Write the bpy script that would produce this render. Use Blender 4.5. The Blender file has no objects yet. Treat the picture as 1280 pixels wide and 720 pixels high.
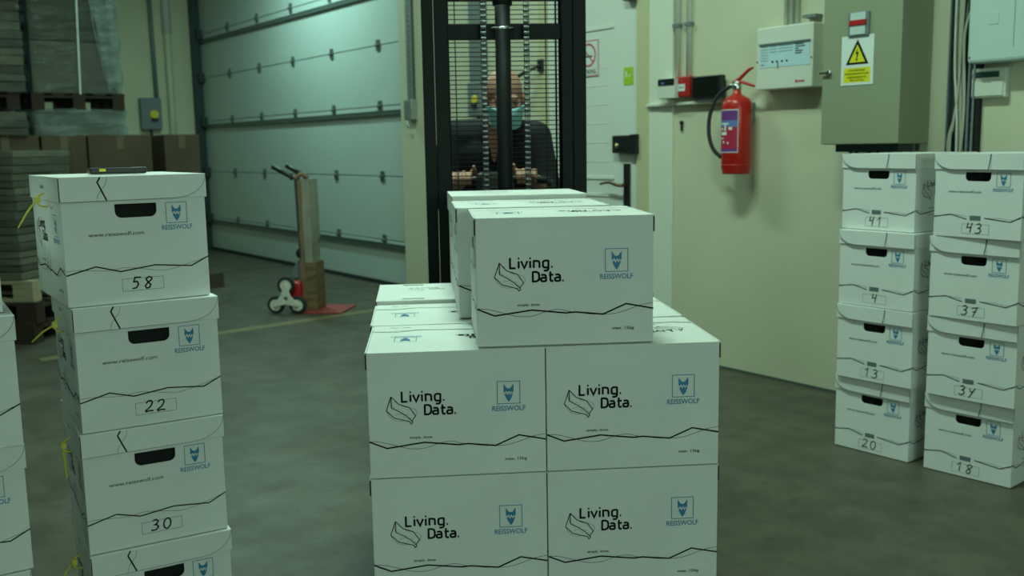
import bpy, bmesh, math, random
from mathutils import Vector, Matrix
random.seed(7)
SC = bpy.context.scene
COL = SC.collection
PI = math.pi

# ------------------------------------------------------------------ camera
F_PX, PITCH, ROLL, CAM_H = 1228.67, .1428, -.0173, 1.2867
cam_data = bpy.data.cameras.new('camera')
cam_data.sensor_width = 36
cam_data.lens = F_PX / 1280 * 36
cam_data.clip_start = .05
cam_data.dof.use_dof = True
cam_data.dof.focus_distance = 2.2
cam_data.dof.aperture_fstop = 5.0
cam = bpy.data.objects.new('camera', cam_data)
COL.objects.link(cam)
_up = Vector((0, math.sin(PITCH), math.cos(PITCH)))
_fw = Vector((0, math.cos(PITCH), -math.sin(PITCH)))
_ex = Vector((1, 0, 0))
_c, _s = math.cos(ROLL), math.sin(ROLL)
_right = _ex * _c + _up * _s
_down = _ex * _s - _up * _c
M = Matrix((( _right.x, -_down.x, -_fw.x, 0), (_right.y, -_down.y, -_fw.y, 0), (_right.z, -_down.z, -_fw.z, CAM_H), (0, 0, 0, 1)))
cam.matrix_world = M
SC.camera = cam

# ------------------------------------------------------------------ view, world, lights
SC.view_settings.view_transform = 'Standard'
SC.view_settings.look = 'None'
SC.view_settings.gamma = 1
SC.view_settings.exposure = 0.0
world = bpy.data.worlds.new('world')
SC.world = world
world.use_nodes = True
world.node_tree.nodes['Background'].inputs[0].default_value = (.55, 1, .8, 1)
world.node_tree.nodes['Background'].inputs[1].default_value = .05

# room frame: u runs along the long wall towards the right, w points to that wall
TH = math.radians(-53.5)
DU = Vector((math.cos(TH), math.sin(TH), 0))
DW = Vector((-math.sin(TH), math.cos(TH), 0))
def room(u, w, z=0): return DU * u + DW * w + Vector((0, 0, z))
ROOM = Matrix.Rotation(TH, 4, 'Z')

LAMP_COL = (.66, 1.0, .79)
LAMP_COLD = (.54, 1.0, .88)
LAMPS = [  # u, w, z, power, colour, where it hangs
    (-9.2, 3.65, 3.65, 50, LAMP_COLD, 'close to the garage door'), (-5.6, 2.3, 4.1, 50, LAMP_COL, 'over the floor before the white door'),
    (-2.7, 1.9, 4.1, 92, LAMP_COL, 'right above the stacker load'), (-9.2, 0.8, 4.4, 12, LAMP_COL, 'over the wrapped pallets'),
    (-2.6, -1.5, 4.2, 18, LAMP_COL, 'above the left stack of boxes'), (1.6, 0.6, 4.2, 12, LAMP_COL, 'behind the camera')]

# ------------------------------------------------------------------ helpers
def material(name, col, rough=.6, metal=0, noise=.0, nscale=8, bump=0, bscale=60, spec=.5, col2=None, emit=None, sheen=0, stretch=None):
    m = bpy.data.materials.new(name); m.use_nodes = True
    nt = m.node_tree; b = nt.nodes['Principled BSDF']
    b.inputs['Base Color'].default_value = (*col, 1)
    b.inputs['Roughness'].default_value = rough
    b.inputs['Metallic'].default_value = metal
    b.inputs['Specular IOR Level'].default_value = spec
    tc = nt.nodes.new('ShaderNodeTexCoord')
    src = tc.outputs['Object']
    if stretch:
        mp = nt.nodes.new('ShaderNodeMapping'); mp.inputs['Scale'].default_value = stretch
        nt.links.new(src, mp.inputs[0]); src = mp.outputs[0]
    if noise or col2:
        n = nt.nodes.new('ShaderNodeTexNoise'); n.inputs['Scale'].default_value = nscale; n.inputs['Detail'].default_value = 5
        nt.links.new(src, n.inputs['Vector'])
        r = nt.nodes.new('ShaderNodeValToRGB')
        a = tuple(c * (1 - noise) for c in col); bb = tuple(min(1, c * (1 + noise)) for c in col) if not col2 else col2
        r.color_ramp.elements[0].position = .3; r.color_ramp.elements[1].position = .7
        r.color_ramp.elements[0].color = (*a, 1); r.color_ramp.elements[1].color = (*bb, 1)
        nt.links.new(n.outputs['Fac'], r.inputs[0]); nt.links.new(r.outputs[0], b.inputs['Base Color'])
    if bump:
        n2 = nt.nodes.new('ShaderNodeTexNoise'); n2.inputs['Scale'].default_value = bscale; n2.inputs['Detail'].default_value = 4
        nt.links.new(src, n2.inputs['Vector'])
        bp = nt.nodes.new('ShaderNodeBump'); bp.inputs['Strength'].default_value = bump; bp.inputs['Distance'].default_value = .01
        nt.links.new(n2.outputs['Fac'], bp.inputs['Height']); nt.links.new(bp.outputs[0], b.inputs['Normal'])
    if emit:
        b.inputs['Emission Color'].default_value = (*emit[:3], 1); b.inputs['Emission Strength'].default_value = emit[3]
    return m

FLATS = []
def obj(name, bm, mat, parent=None, smooth=False, bevel=0):
    me = bpy.data.meshes.new(name)
    bmesh.ops.recalc_face_normals(bm, faces=bm.faces[:]) if not any(bm is q for q in FLATS) else None
    FLATS[:] = [q for q in FLATS if q is not bm]; bm.to_mesh(me); bm.free()
    me.materials.append(mat)
    if smooth:
        for p in me.polygons: p.use_smooth = True
    o = bpy.data.objects.new(name, me); COL.objects.link(o)
    if parent is not None: o.parent = parent
    if bevel:
        bv = o.modifiers.new('bevel', 'BEVEL'); bv.width = bevel; bv.segments = 2; bv.limit_method = 'ANGLE'
    return o

def tag(o, label=None, cat=None, group=None, kind=None):
    if label: o['label'] = label
    if cat: o['category'] = cat
    if group: o['group'] = group
    if kind: o['kind'] = kind
    return o

def empty(name, loc=(0, 0, 0), rz=0, label=None, cat=None, group=None):
    o = bpy.data.objects.new(name, None); COL.objects.link(o)
    o.location = loc; o.rotation_euler = (0, 0, rz); o.empty_display_size = .1
    return tag(o, label, cat, group)

def copy_tree(o, parent=None):
    c = o.copy(); COL.objects.link(c)
    if parent is not None: c.parent = parent
    for ch in list(o.children): copy_tree(ch, c)
    return c



def box(bm, x0, x1, y0, y1, z0, z1, M=None):
    vs = [bm.verts.new((x, y, z)) for z in (z0, z1) for x, y in ((x0, y0), (x1, y0), (x1, y1), (x0, y1))]
    for f in ((0, 3, 2, 1), (4, 5, 6, 7), (0, 1, 5, 4), (1, 2, 6, 5), (2, 3, 7, 6), (3, 0, 4, 7)):
        bm.faces.new([vs[i] for i in f])
    if M is not None: bmesh.ops.transform(bm, matrix=M, verts=vs)
    return bm

def B(*a, **k): return box(bmesh.new(), *a, **k)

def prism(bm, pts, t0, t1, M=None, holes=()):
    """polygon in local x/z, extruded along y from t0 to t1"""
    new = []
    loops = [pts] + list(holes)
    if not holes:
        front = [bm.verts.new((p[0], t0, p[1])) for p in pts]; back = [bm.verts.new((p[0], t1, p[1])) for p in pts]
        new += front + back
        bm.faces.new(front); bm.faces.new(back[::-1])
        n = len(pts)
        for i in range(n): bm.faces.new((front[i], back[i], back[(i + 1) % n], front[(i + 1) % n]))
    else:
        tmp = bmesh.new(); edges = []; info = []
        for lp in loops:
            vs = [tmp.verts.new((p[0], 0, p[1])) for p in lp]
            info.append(vs)
            for i in range(len(vs)): edges.append(tmp.edges.new((vs[i], vs[(i + 1) % len(vs)])))
        bmesh.ops.triangle_fill(tmp, use_beauty=True, use_dissolve=False, edges=edges, normal=(0, -1, 0))
        tmp.verts.index_update()
        idx = {v: i for i, v in enumerate(tmp.verts)}
        f = [bm.verts.new((v.co.x, t0, v.co.z)) for v in tmp.verts]; b = [bm.verts.new((v.co.x, t1, v.co.z)) for v in tmp.verts]
        new += f + b
        for fc in tmp.faces:
            ii = [idx[v] for v in fc.verts]
            bm.faces.new([f[i] for i in ii]); bm.faces.new([b[i] for i in ii][::-1])
        for vs in info:
            n = len(vs)
            for i in range(n):
                a, c = idx[vs[i]], idx[vs[(i + 1) % n]]
                bm.faces.new((f[a], b[a], b[c], f[c]))
        tmp.free()
    if M is not None: bmesh.ops.transform(bm, matrix=M, verts=new)
    return bm

def tube(bm, pts, r, seg=8, caps=True):
    pts = [Vector(p) for p in pts]
    rs = r if isinstance(r, (list, tuple)) else [r] * len(pts)
    rings = []; prev = None
    for i, p in enumerate(pts):
        t = (pts[min(i + 1, len(pts) - 1)] - pts[max(i - 1, 0)]).normalized()
        if prev is None:
            a = Vector((0, 0, 1)) if abs(t.z) < .9 else Vector((1, 0, 0))
            s = t.cross(a).normalized()
        else: s = (prev - t * prev.dot(t)).normalized()
        prev = s; q = t.cross(s)
        rings.append([bm.verts.new(p + (s * math.cos(2 * PI * k / seg) + q * math.sin(2 * PI * k / seg)) * rs[i]) for k in range(seg)])
    for a, b in zip(rings, rings[1:]):
        for k in range(seg): bm.faces.new((a[k], a[(k + 1) % seg], b[(k + 1) % seg], b[k]))
    if caps: bm.faces.new(rings[0][::-1]); bm.faces.new(rings[-1])
    return bm

def lathe(bm, prof, seg=24, M=None):
    rings = []
    for r, z in prof: rings.append([bm.verts.new((r * math.cos(2 * PI * k / seg), r * math.sin(2 * PI * k / seg), z)) for k in range(seg)])
    for a, b in zip(rings, rings[1:]):
        for k in range(seg): bm.faces.new((a[k], a[(k + 1) % seg], b[(k + 1) % seg], b[k]))
    bm.faces.new(rings[0][::-1]); bm.faces.new(rings[-1])
    if M is not None: bmesh.ops.transform(bm, matrix=M, verts=[v for r in rings for v in r])
    return bm

def ell(bm, c, r, M=None, seg=16):
    res = bmesh.ops.create_uvsphere(bm, u_segments=seg, v_segments=seg // 2 + 2, radius=1)
    T = Matrix.Translation(c) @ (M or Matrix.Identity(4)) @ Matrix.Diagonal((*((r, r, r) if not hasattr(r, '__len__') else r), 1))
    bmesh.ops.transform(bm, matrix=T, verts=res['verts'])
    return bm

def capsule(bm, a, b, ra, rb, seg=12):
    a, b = Vector(a), Vector(b)
    ell(bm, a, ra, seg=seg); ell(bm, b, rb, seg=seg)
    tube(bm, [a, b], [ra, rb], seg)
    return bm

def ribbon(bm, pts, w, F):
    """flat line of width w along 2-D points; F maps (x, y) in the print plane to 3-D"""
    n = len(pts); L = []; R = []
    P = [Vector(p) for p in pts]
    for i in range(n):
        d0 = (P[i] - P[i - 1]).normalized() if i else None
        d1 = (P[i + 1] - P[i]).normalized() if i < n - 1 else None
        d0 = d0 or d1; d1 = d1 or d0
        t = (d0 + d1)
        t = t.normalized() if t.length > .2 else d1
        nn = Vector((-t.y, t.x)); k = max(.5, abs(nn.dot(Vector((-d1.y, d1.x)))))
        o = nn * (w / 2 / k)
        L.append(bm.verts.new(F(*(P[i] + o)))); R.append(bm.verts.new(F(*(P[i] - o))))
    for i in range(n - 1): bm.faces.new((L[i], R[i], R[i + 1], L[i + 1]))

def fillpoly(bm, pts, F): bm.faces.new([bm.verts.new(F(*p)) for p in pts])

_tc = {}
def text_polys(s):
    if s not in _tc:
        off = .004 if s.startswith('www') else .014
        cu = bpy.data.curves.new('t', 'FONT'); cu.body = s; cu.size = 1; cu.offset = off; cu.resolution_u = 3
        o = bpy.data.objects.new('t', cu); COL.objects.link(o)
        me = bpy.data.meshes.new_from_object(o.evaluated_get(bpy.context.evaluated_depsgraph_get()))
        vs = [(v.co.x, v.co.y) for v in me.vertices]; fs = [tuple(p.vertices) for p in me.polygons]
        bpy.data.objects.remove(o); bpy.data.curves.remove(cu); bpy.data.meshes.remove(me)
        x0 = min(v[0] for v in vs); x1 = max(v[0] for v in vs)
        _tc[s] = ([(v[0] - x0, v[1]) for v in vs], fs, x1 - x0)
    return _tc[s]
def text(bm, s, x, y, width, cap, F):
    """text starting at x, baseline y, of given width and capital height"""
    vs, fs, w0 = text_polys(s)
    vv = [bm.verts.new(F(x + a / w0 * width, y + b / .69 * cap)) for a, b in vs]
    for f in fs:
        try: bm.faces.new([vv[i] for i in f])
        except ValueError: pass

# ------------------------------------------------------------------ materials
def board_mat(name, col):
    m = material(name, col, .62, noise=.03, nscale=5, bump=.03, bscale=30, spec=.25)
    return m
M_BOARD = board_mat('white_cardboard', (.74, .76, .74))
M_EDGE = material('dark_print_edge', (.02, .02, .02), .7)
M_INK = material('black_ink', (.010, .011, .011), .9, spec=.1)
M_BLUE = material('blue_ink', (.025, .20, .38), .5)
M_PEN = material('pen_ink', (.018, .02, .02), .8, spec=.1)
M_KRAFT = material('brown_cardboard', (.095, .068, .042), .8, noise=.15, nscale=3)
M_KRAFT2 = material('grey_cardboard', (.10, .085, .06), .8, noise=.25, nscale=4, stretch=(1, 1, 6))
M_WALL = material('cream_paint', (.60, .60, .44), .75, noise=.04, nscale=1.2, bump=.08, bscale=9)
M_WALLB = material('cream_paint_dark', (.62, .62, .43), .8, noise=.05, nscale=1.2)
M_CEIL = material('ceiling_paint', (.28, .29, .26), .9)
M_FARW = material('dull_wall', (.22, .23, .20), .9)
M_DOORP = material('door_white', (.72, .76, .70), .4, spec=.5)
M_GAR = material('garage_panel', (.52, .60, .56), .38, noise=.02, nscale=2, bump=.02, bscale=20, spec=.5)
M_GSTEEL = material('grey_steel', (.13, .16, .15), .45, metal=.4)
M_DARK = material('dark_green_steel', (.035, .055, .055), .5, metal=.3)
M_GALV = material('galvanised', (.42, .46, .45), .4, metal=.7, noise=.1, nscale=30)
M_BLACK = material('black_paint', (.005, .0065, .007), .55, spec=.2)
M_BLKPL = material('black_plastic', (.012, .014, .015), .4)
M_CHAIN = material('oiled_chain', (.07, .075, .075), .35, metal=.9)
M_CHROME = material('chrome', (.55, .6, .58), .25, metal=1)
M_YEL = material('yellow_plastic', (.75, .62, .04), .5)
M_TIE = material('yellow_tie', (.55, .50, .05), .45)
M_RED = material('red_paint', (.50, .016, .010), .3, spec=.5)
M_REDP = material('red_plastic', (.42, .012, .012), .45)
M_CAB = material('cabinet_paint', (.27, .30, .20), .5, bump=.02, bscale=80)
M_WPL = material('white_plastic', (.66, .68, .60), .45)
M_COND = material('conduit_white', (.80, .82, .72), .5)
M_BPL = material('pale_blue_plastic', (.50, .62, .60), .4)
M_GREYP = material('grey_plastic', (.17, .20, .21), .5)
M_WOOD = material('pallet_wood', (.36, .31, .20), .8, noise=.2, nscale=6, stretch=(1, 8, 8))
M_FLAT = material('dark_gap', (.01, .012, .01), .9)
M_SKIN = material('skin', (.42, .21, .15), .5, noise=.06, nscale=30)
M_SHIRT = material('navy_shirt', (.006, .008, .012), .85, bump=.2, bscale=20)
M_TROU = material('dark_trousers', (.02, .022, .026), .9)
M_MASK = material('mask_blue', (.33, .70, .74), .8)
M_GREENL = material('green_label', (.36, .58, .03), .5)
M_PAPER = material('white_paper', (.70, .76, .74), .5)
M_PINK = material('red_print', (.55, .09, .13), .5)
M_PURP = material('purple_label', (.16, .04, .24), .45)
M_REDL = material('red_label', (.45, .02, .06), .45)
M_LBLUE = material('label_blue', (.12, .2, .5), .45)
M_PBLUE = material('pale_blue_label', (.50, .68, .74), .5)
M_LCD = material('lcd', (.03, .08, .06), .3)
M_RUB = material('rubber', (.02, .022, .022), .8)

def floor_material():
    m = bpy.data.materials.new('concrete_floor'); m.use_nodes = True
    nt = m.node_tree; b = nt.nodes['Principled BSDF']; L = nt.links
    tc = nt.nodes.new('ShaderNodeTexCoord')
    def noise(s, d=6, r=.6, st=None):
        n = nt.nodes.new('ShaderNodeTexNoise'); n.inputs['Scale'].default_value = s; n.inputs['Detail'].default_value = d; n.inputs['Roughness'].default_value = r
        L.new(tc.outputs['Object'], n.inputs['Vector']); return n
    def ramp(n, p0, c0, p1, c1):
        r = nt.nodes.new('ShaderNodeValToRGB'); e = r.color_ramp.elements
        e[0].position, e[1].position = p0, p1; e[0].color = (*c0, 1); e[1].color = (*c1, 1)
        L.new(n.outputs['Fac'], r.inputs[0]); return r
    base = ramp(noise(.9), .3, (.078, .072, .052), .7, (.115, .107, .077))
    blot = ramp(noise(4.5, 8, .65), .42, (.72, .72, .72), .6, (1, 1, 1))
    spot = ramp(noise(17, 3, .5), .28, (.6, .6, .6), .36, (1, 1, 1))
    mix = nt.nodes.new('ShaderNodeMix'); mix.data_type = 'RGBA'; mix.blend_type = 'MULTIPLY'; mix.inputs[0].default_value = 1
    L.new(base.outputs[0], mix.inputs[6]); L.new(blot.outputs[0], mix.inputs[7])
    mix2 = nt.nodes.new('ShaderNodeMix'); mix2.data_type = 'RGBA'; mix2.blend_type = 'MULTIPLY'; mix2.inputs[0].default_value = .8
    L.new(mix.outputs[2], mix2.inputs[6]); L.new(spot.outputs[0], mix2.inputs[7])
    L.new(mix2.outputs[2], b.inputs['Base Color'])
    rr = ramp(noise(2.2), .35, (.38, .38, .38), .7, (.62, .62, .62)); L.new(rr.outputs[0], b.inputs['Roughness'])
    b.inputs['Specular IOR Level'].default_value = .4
    bp = nt.nodes.new('ShaderNodeBump'); bp.inputs['Strength'].default_value = .12; bp.inputs['Distance'].default_value = .005
    L.new(noise(40).outputs['Fac'], bp.inputs['Height']); L.new(bp.outputs[0], b.inputs['Normal'])
    return m
M_FLOOR = floor_material()

def wrap_material(name, tr, col):
    m = bpy.data.materials.new(name); m.use_nodes = True
    nt = m.node_tree; b = nt.nodes['Principled BSDF']; L = nt.links
    b.inputs['Base Color'].default_value = (*col, 1); b.inputs['Roughness'].default_value = .22
    t = nt.nodes.new('ShaderNodeBsdfTransparent'); t.inputs[0].default_value = (.9, .95, .93, 1)
    mx = nt.nodes.new('ShaderNodeMixShader')
    tc = nt.nodes.new('ShaderNodeTexCoord')
    mp = nt.nodes.new('ShaderNodeMapping'); mp.inputs['Scale'].default_value = (3, 3, 9)
    n = nt.nodes.new('ShaderNodeTexNoise'); n.inputs['Scale'].default_value = 1.6; n.inputs['Detail'].default_value = 6
    L.new(tc.outputs['Object'], mp.inputs[0]); L.new(mp.outputs[0], n.inputs['Vector'])
    r = nt.nodes.new('ShaderNodeMapRange'); r.inputs[1].default_value = .35; r.inputs[2].default_value = .7
    r.inputs[3].default_value = tr; r.inputs[4].default_value = tr + .3
    L.new(n.outputs['Fac'], r.inputs[0]); L.new(r.outputs[0], mx.inputs[0])
    bp = nt.nodes.new('ShaderNodeBump'); bp.inputs['Strength'].default_value = .8; bp.inputs['Distance'].default_value = .03
    L.new(n.outputs['Fac'], bp.inputs['Height']); L.new(bp.outputs[0], b.inputs['Normal'])
    L.new(t.outputs[0], mx.inputs[1]); L.new(b.outputs[0], mx.inputs[2])
    L.new(mx.outputs[0], nt.nodes['Material Output'].inputs[0])
    return m
M_WRAP4 = wrap_material('gathered_film', .30, (.30, .38, .37))
M_WRAP3 = wrap_material('milky_film', .35, (.24, .31, .29))
M_WRAP = wrap_material('stretch_film', .0, (.13, .15, .13))
M_WRAP2 = wrap_material('dense_film', .10, (.13, .17, .165))

# ------------------------------------------------------------------ the room
WR = 4.27        # long wall
WG = 4.58        # garage door plane
UB = -13.05      # far wall
CEIL = 4.9
def rbox(name, mat, u0, u1, w0, w1, z0, z1, parent=None, kind='structure', bevel=0):
    o = obj(name, B(u0, u1, w0, w1, z0, z1), mat, parent, bevel=bevel)
    if parent is None:
        o.matrix_world = ROOM
        if kind: o['kind'] = kind
    return o
rbox('floor', M_FLOOR, UB - .3, 5.3, -8.3, 5.2, -.2, 0)
rbox('ceiling', M_CEIL, UB - .3, 5.3, -8.3, 5.2, CEIL, CEIL + .2)
def wseg(u0, u1, z0, z1, w0=WR, w1=WR + .5):
    return rbox('wall_right', M_WALL, u0, u1, w0, w1, z0, z1)
wseg(-7.30, -5.397, 0, CEIL); wseg(-4.40, 5.0, 0, CEIL); wseg(-5.397, -4.40, 2.36, CEIL)
wseg(UB, -7.30, 3.42, CEIL)                       # above the garage door
wseg(-5.397, -4.40, 0, 2.36, WR + .3, WR + .5)    # backing of the doorway
rbox('wall_back', M_WALLB, UB - .3, UB, -8, WG + .6, 0, CEIL)
rbox('wall_left', M_FARW, UB, 5, -8.3, -8, 0, CEIL)
rbox('wall_front', M_FARW, 5, 5.3, -8, 5, 0, CEIL)
rbox('trim_1', M_GSTEEL, -4.3, 5, WR - .004, WR, 0, .014)
rbox('trim_2', material('pale_casing', (.70, .74, .62), .6), -4.335, -4.14, WR - .012, WR + .001, 0.0, CEIL)   # shallow casing beside the door

# made-up fill window behind the camera, added to brighten the box fronts
wn = empty('fill_window_1'); wn['kind'] = 'structure'; wn.matrix_world = ROOM
obj('fill_window_frame', prism(bmesh.new(), [(-3.1, 1.3), (.9, 1.3), (.9, 3.1), (-3.1, 3.1)], 0, .08, Matrix.Translation((5.0, 0, 0)) @ Matrix.Rotation(PI / 2, 4, 'Z'), holes=[[(-3.0, 1.4), (.8, 1.4), (.8, 3.0), (-3.0, 3.0)]]), M_WPL, wn)
obj('pane', B(4.97, 4.98, -3.0, .8, 1.4, 3.0), material('fill_pane_glow', (.5, .6, .6), .3, emit=(.62, 1, .84, 2.5)), wn)  # glowing pane of the made-up fill window
WL = bpy.data.lights.new('fill_window_light', 'AREA'); WL.shape = 'RECTANGLE'; WL.size = 3.8; WL.size_y = 1.6; WL.energy = 80; WL.color = (.70, 1, .80)
wlo = bpy.data.objects.new('fill_window_light', WL); COL.objects.link(wlo); wlo.parent = wn
wlo.matrix_local = Matrix.Translation((4.9, -1.1, 2.2)) @ Matrix.Rotation(PI / 2, 4, 'Y')
wlo.matrix_local = Matrix(((0, 0, 1, 4.9), (1, 0, 0, -1.1), (0, 1, 0, 2.2), (0, 0, 0, 1)))

# garage door
gd = empty('door_1'); gd['kind'] = 'structure'; gd.matrix_world = ROOM
joints = [0.03, .43, 1.03, 1.68, 2.235, 2.79, 3.40]
for a, b in zip(joints, joints[1:]):
    bm = B(UB + .14, -7.05, WG, WG + .04, a + .004, b - .004)
    o = obj('panel', bm, M_GAR, gd, bevel=.004)
obj('door_core', B(UB + .14, -7.05, WG + .012, WG + .035, .03, 3.4), M_GSTEEL, gd)
for z in (.385, 1.615, 2.695):
    bm = B(UB + .12, -7.1, WG - .03, WG, z - .022, z + .018); box(bm, UB + .12, -7.1, WG - .034, WG - .028, z + .012, z + .022)
    obj('reinforcing_bar', bm, M_GSTEEL, gd, bevel=.004)
for z in joints[1:-1]:
    zz = z
    for u in (-12.80, -11.91, -10.99, -10.07, -9.15, -8.2, -7.4):
        bm = B(u - .03, u + .03, WG - .012, WG, zz - .05, zz + .05); tube(bm, [(u - .035, WG - .016, zz), (u + .035, WG - .016, zz)], .012)
        obj('hinge', bm, M_GSTEEL, gd)
obj('bottom_seal', B(UB + .14, -7.05, WG - .02, WG + .05, .0, .035), M_RUB, gd)
bm = B(UB + .05, UB + .16, WG - .10, WG + .02, 0, 3.42); box(bm, UB + .16, UB + .18, WG - .12, WG - .04, 0, 3.42)
obj('track', bm, M_DARK, gd)
for z in (.43, 1.03, 1.68, 2.24, 2.79):
    obj('roller_bracket', B(UB + .14, UB + .24, WG - .07, WG, z - .06, z + .05), M_DARK, gd)

# chain-hoist rail on the pillar beside the garage door
rail = empty('hoist_rail', label='perforated grey metal rail fixed on the cream pillar beside garage door', cat='rail'); rail.matrix_world = ROOM
outer = [(-7.135, 1.56), (-7.045, 1.56), (-7.045, 3.4), (-7.135, 3.4)]
holes = []
for i in range(44):
    z = 1.62 + i * .04
    holes.append([(-7.10, z), (-7.08, z), (-7.08, z + .018), (-7.10, z + .018)])
obj('perforated_strip', prism(bmesh.new(), outer, WR - .03, WR - .026, holes=holes), M_GALV, rail)
obj('strip_backing', B(-7.13, -7.05, WR - .012, WR, 1.56, 3.4), M_GSTEEL, rail)
bm = B(-7.15, -7.03, WR - .06, WR, 1.52, 1.68); tube(bm, [(-7.09, WR - .07, 1.50), (-7.06, WR - .07, 1.46)], .012)
obj('end_bracket', bm, M_GALV, rail, bevel=.004)

# personnel door
d2 = empty('door_2'); d2['kind'] = 'structure'; d2.matrix_world = ROOM
obj('door_leaf', B(-5.32, -4.442, WR + .005, WR + .05, 0.01, 2.26), M_DOORP, d2, bevel=.003)
def groove(u0, u1, z):
    bm = bmesh.new(); box(bm, u0, u1, WR - .003, WR + .006, z - .012, z); box(bm, u0, u1, WR - .001, WR + .006, z, z + .01)
    return bm
for z in (.35, .97, 1.08, 2.02): obj('panel_moulding', groove(-5.22, -4.66, z), M_DOORP, d2, bevel=.003)
for z in (1.18, 1.30, 1.42, 1.54, 1.66, 1.77): obj('fine_rib', B(-5.22, -4.72, WR + .003, WR + .006, z, z + .006), M_DOORP, d2)
M_JAMB = material('yellow_jamb', (.56, .54, .33), .6)
obj('jamb', B(-5.397, -5.325, WR - .02, WR + .08, 0, 2.36), M_JAMB, d2, bevel=.004)
obj('jamb', B(-4.437, -4.335, WR - .02, WR + .08, 0, 2.36), M_JAMB, d2, bevel=.004)
obj('head_jamb', B(-5.397, -4.335, WR - .02, WR + .08, 2.28, 2.37), M_JAMB, d2, bevel=.004)
obj('door_seal', B(-4.443, -4.436, WR - .012, WR + .05, 0, 2.28), M_GSTEEL, d2)
lk = empty('rim_lock'); lk.parent = d2
obj('lock_case', B(-4.63, -4.47, WR - .045, WR + .005, 1.235, 1.345), M_BLKPL, lk, bevel=.006)
obj('lock_keeper', B(-4.465, -4.41, WR - .05, WR - .02, 1.23, 1.35), M_BLKPL, lk, bevel=.004)
bm = bmesh.new(); lathe(bm, [(.014, 0), (.016, .008), (.008, .014)], 16, Matrix.Translation((-4.58, WR - .045, 1.28)) @ Matrix.Rotation(PI / 2, 4, 'X'))
obj('lock_cylinder', bm, material('brass', (.5, .4, .2), .35, metal=.9), lk)
hp = obj('handle_plate', B(-4.56, -4.51, WR - .014, WR + .005, .86, 1.17), M_BLKPL, d2, bevel=.004)
bm = bmesh.new(); tube(bm, [(-4.535, WR - .01, 1.035), (-4.535, WR - .055, 1.035), (-4.57, WR - .06, 1.037), (-4.64, WR - .058, 1.052), (-4.69, WR - .055, 1.05), (-4.73, WR - .055, 1.04)], [.011, .011, .010, .009, .008, .007])
obj('lever_handle', bm, material('bronze', (.16, .09, .05), .35, metal=.8), hp, smooth=True)
obj('door_closer', B(-4.53, -4.43, WR - .05, WR + .01, 2.15, 2.19), M_GREYP, d2, bevel=.005)
# sash panel of the door: small green sticker and no-smoking sign are things fixed on it
gs = empty('sticker', label='small lime green sticker on the white door, right of the no-smoking sign', cat='sticker'); gs.matrix_world = ROOM
obj('sticker_sheet', B(-4.572, -4.488, WR + .002, WR + .004, 1.652, 1.758), M_GREENL, gs)
FW = lambda y: (lambda x, z: (x, y, z))
bm = bmesh.new(); ribbon(bm, [(-4.555, 1.735), (-4.545, 1.715), (-4.555, 1.70)], .012, FW(WR + .0015)); ribbon(bm, [(-4.53, 1.70), (-4.51, 1.715)], .008, FW(WR + .0015)); FLATS.append(bm)
obj('sticker_mark', bm, M_PAPER, gs)
ns = empty('no_smoking_sign', label='white no-smoking sign with red ring on the white door beside black mast', cat='sign'); ns.matrix_world = ROOM
obj('sign_sheet', B(-5.06, -4.80, WR - .001, WR + .003, 1.725, 1.955), M_PAPER, ns)
def circ(cx, cy, r, n=28, a0=0, a1=2 * PI): return [(cx + r * math.cos(a0 + (a1 - a0) * i / n), cy + r * math.sin(a0 + (a1 - a0) * i / n)) for i in range(n + 1)]
bm = bmesh.new(); F = FW(WR - .002)
ribbon(bm, circ(-4.90, 1.86, .068), .013, F); ribbon(bm, [(-4.948, 1.908), (-4.852, 1.812)], .011, F)
ribbon(bm, [(-5.055, 1.73), (-4.805, 1.73), (-4.805, 1.95), (-5.055, 1.95), (-5.055, 1.73)], .006, F)
FLATS.append(bm); obj('red_ring', bm, M_PINK, ns)
bm = bmesh.new(); F = FW(WR - .0015); ribbon(bm, [(-4.945, 1.852), (-4.86, 1.852)], .010, F); text(bm, 'NO SMOKING', -5.04, 1.742, .215, .028, F); FLATS.append(bm)
obj('sign_lettering', bm, M_INK, ns)

def on(name, label, cat, group=None):
    e = empty(name, label=label, cat=cat, group=group); e.matrix_world = ROOM; return e
# conduits above the devices
for i, (u, r_) in enumerate([(-4.10, .018), (-4.01, .018)]):
    bm = bmesh.new(); tube(bm, [(u, WR - .012, 1.64), (u, WR - .012, 4.5)], r_, 10)
    c = on('conduit_pipe', 'white conduit pipe rising from the %s' % ('left of the red call point' if i == 0 else 'red call point, nearest the black monitor'), 'pipe')
    obj('pipe', bm, M_COND, c, smooth=True)
    for z in (1.95, 2.6): obj('clip', B(u - .025, u + .025, WR - .034, WR, z, z + .02), M_GREYP, c)
# trunking under devices
tr = on('cable_trunking', 'thin white horizontal trunking under the call point and black monitor', 'trunking')
obj('trunking_body', B(-4.335, -3.765, WR - .04, WR, 1.508, 1.524), M_WPL, tr, bevel=.003)
dv = on('access_reader', 'white wall reader with black top strip, left of red call point', 'reader')
obj('reader_body', B(-4.187, -4.055, WR - .085, WR, 1.548, 1.66), M_WPL, dv, bevel=.004)
obj('reader_strip', B(-4.185, -4.057, WR - .088, WR - .084, 1.622, 1.659), M_BLKPL, dv)
obj('indicator', B(-4.155, -4.135, WR - .090, WR - .087, 1.63, 1.64), M_LBLUE, dv)
cp = on('fire_call_point', 'small red fire alarm call point on the wall by the black monitor', 'alarm')
obj('call_body', B(-4.088, -3.965, WR - .055, WR, 1.552, 1.668), M_REDP, cp, bevel=.008)
obj('call_window', B(-4.056, -4.0, WR - .058, WR - .053, 1.585, 1.625), M_PAPER, cp)
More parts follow.
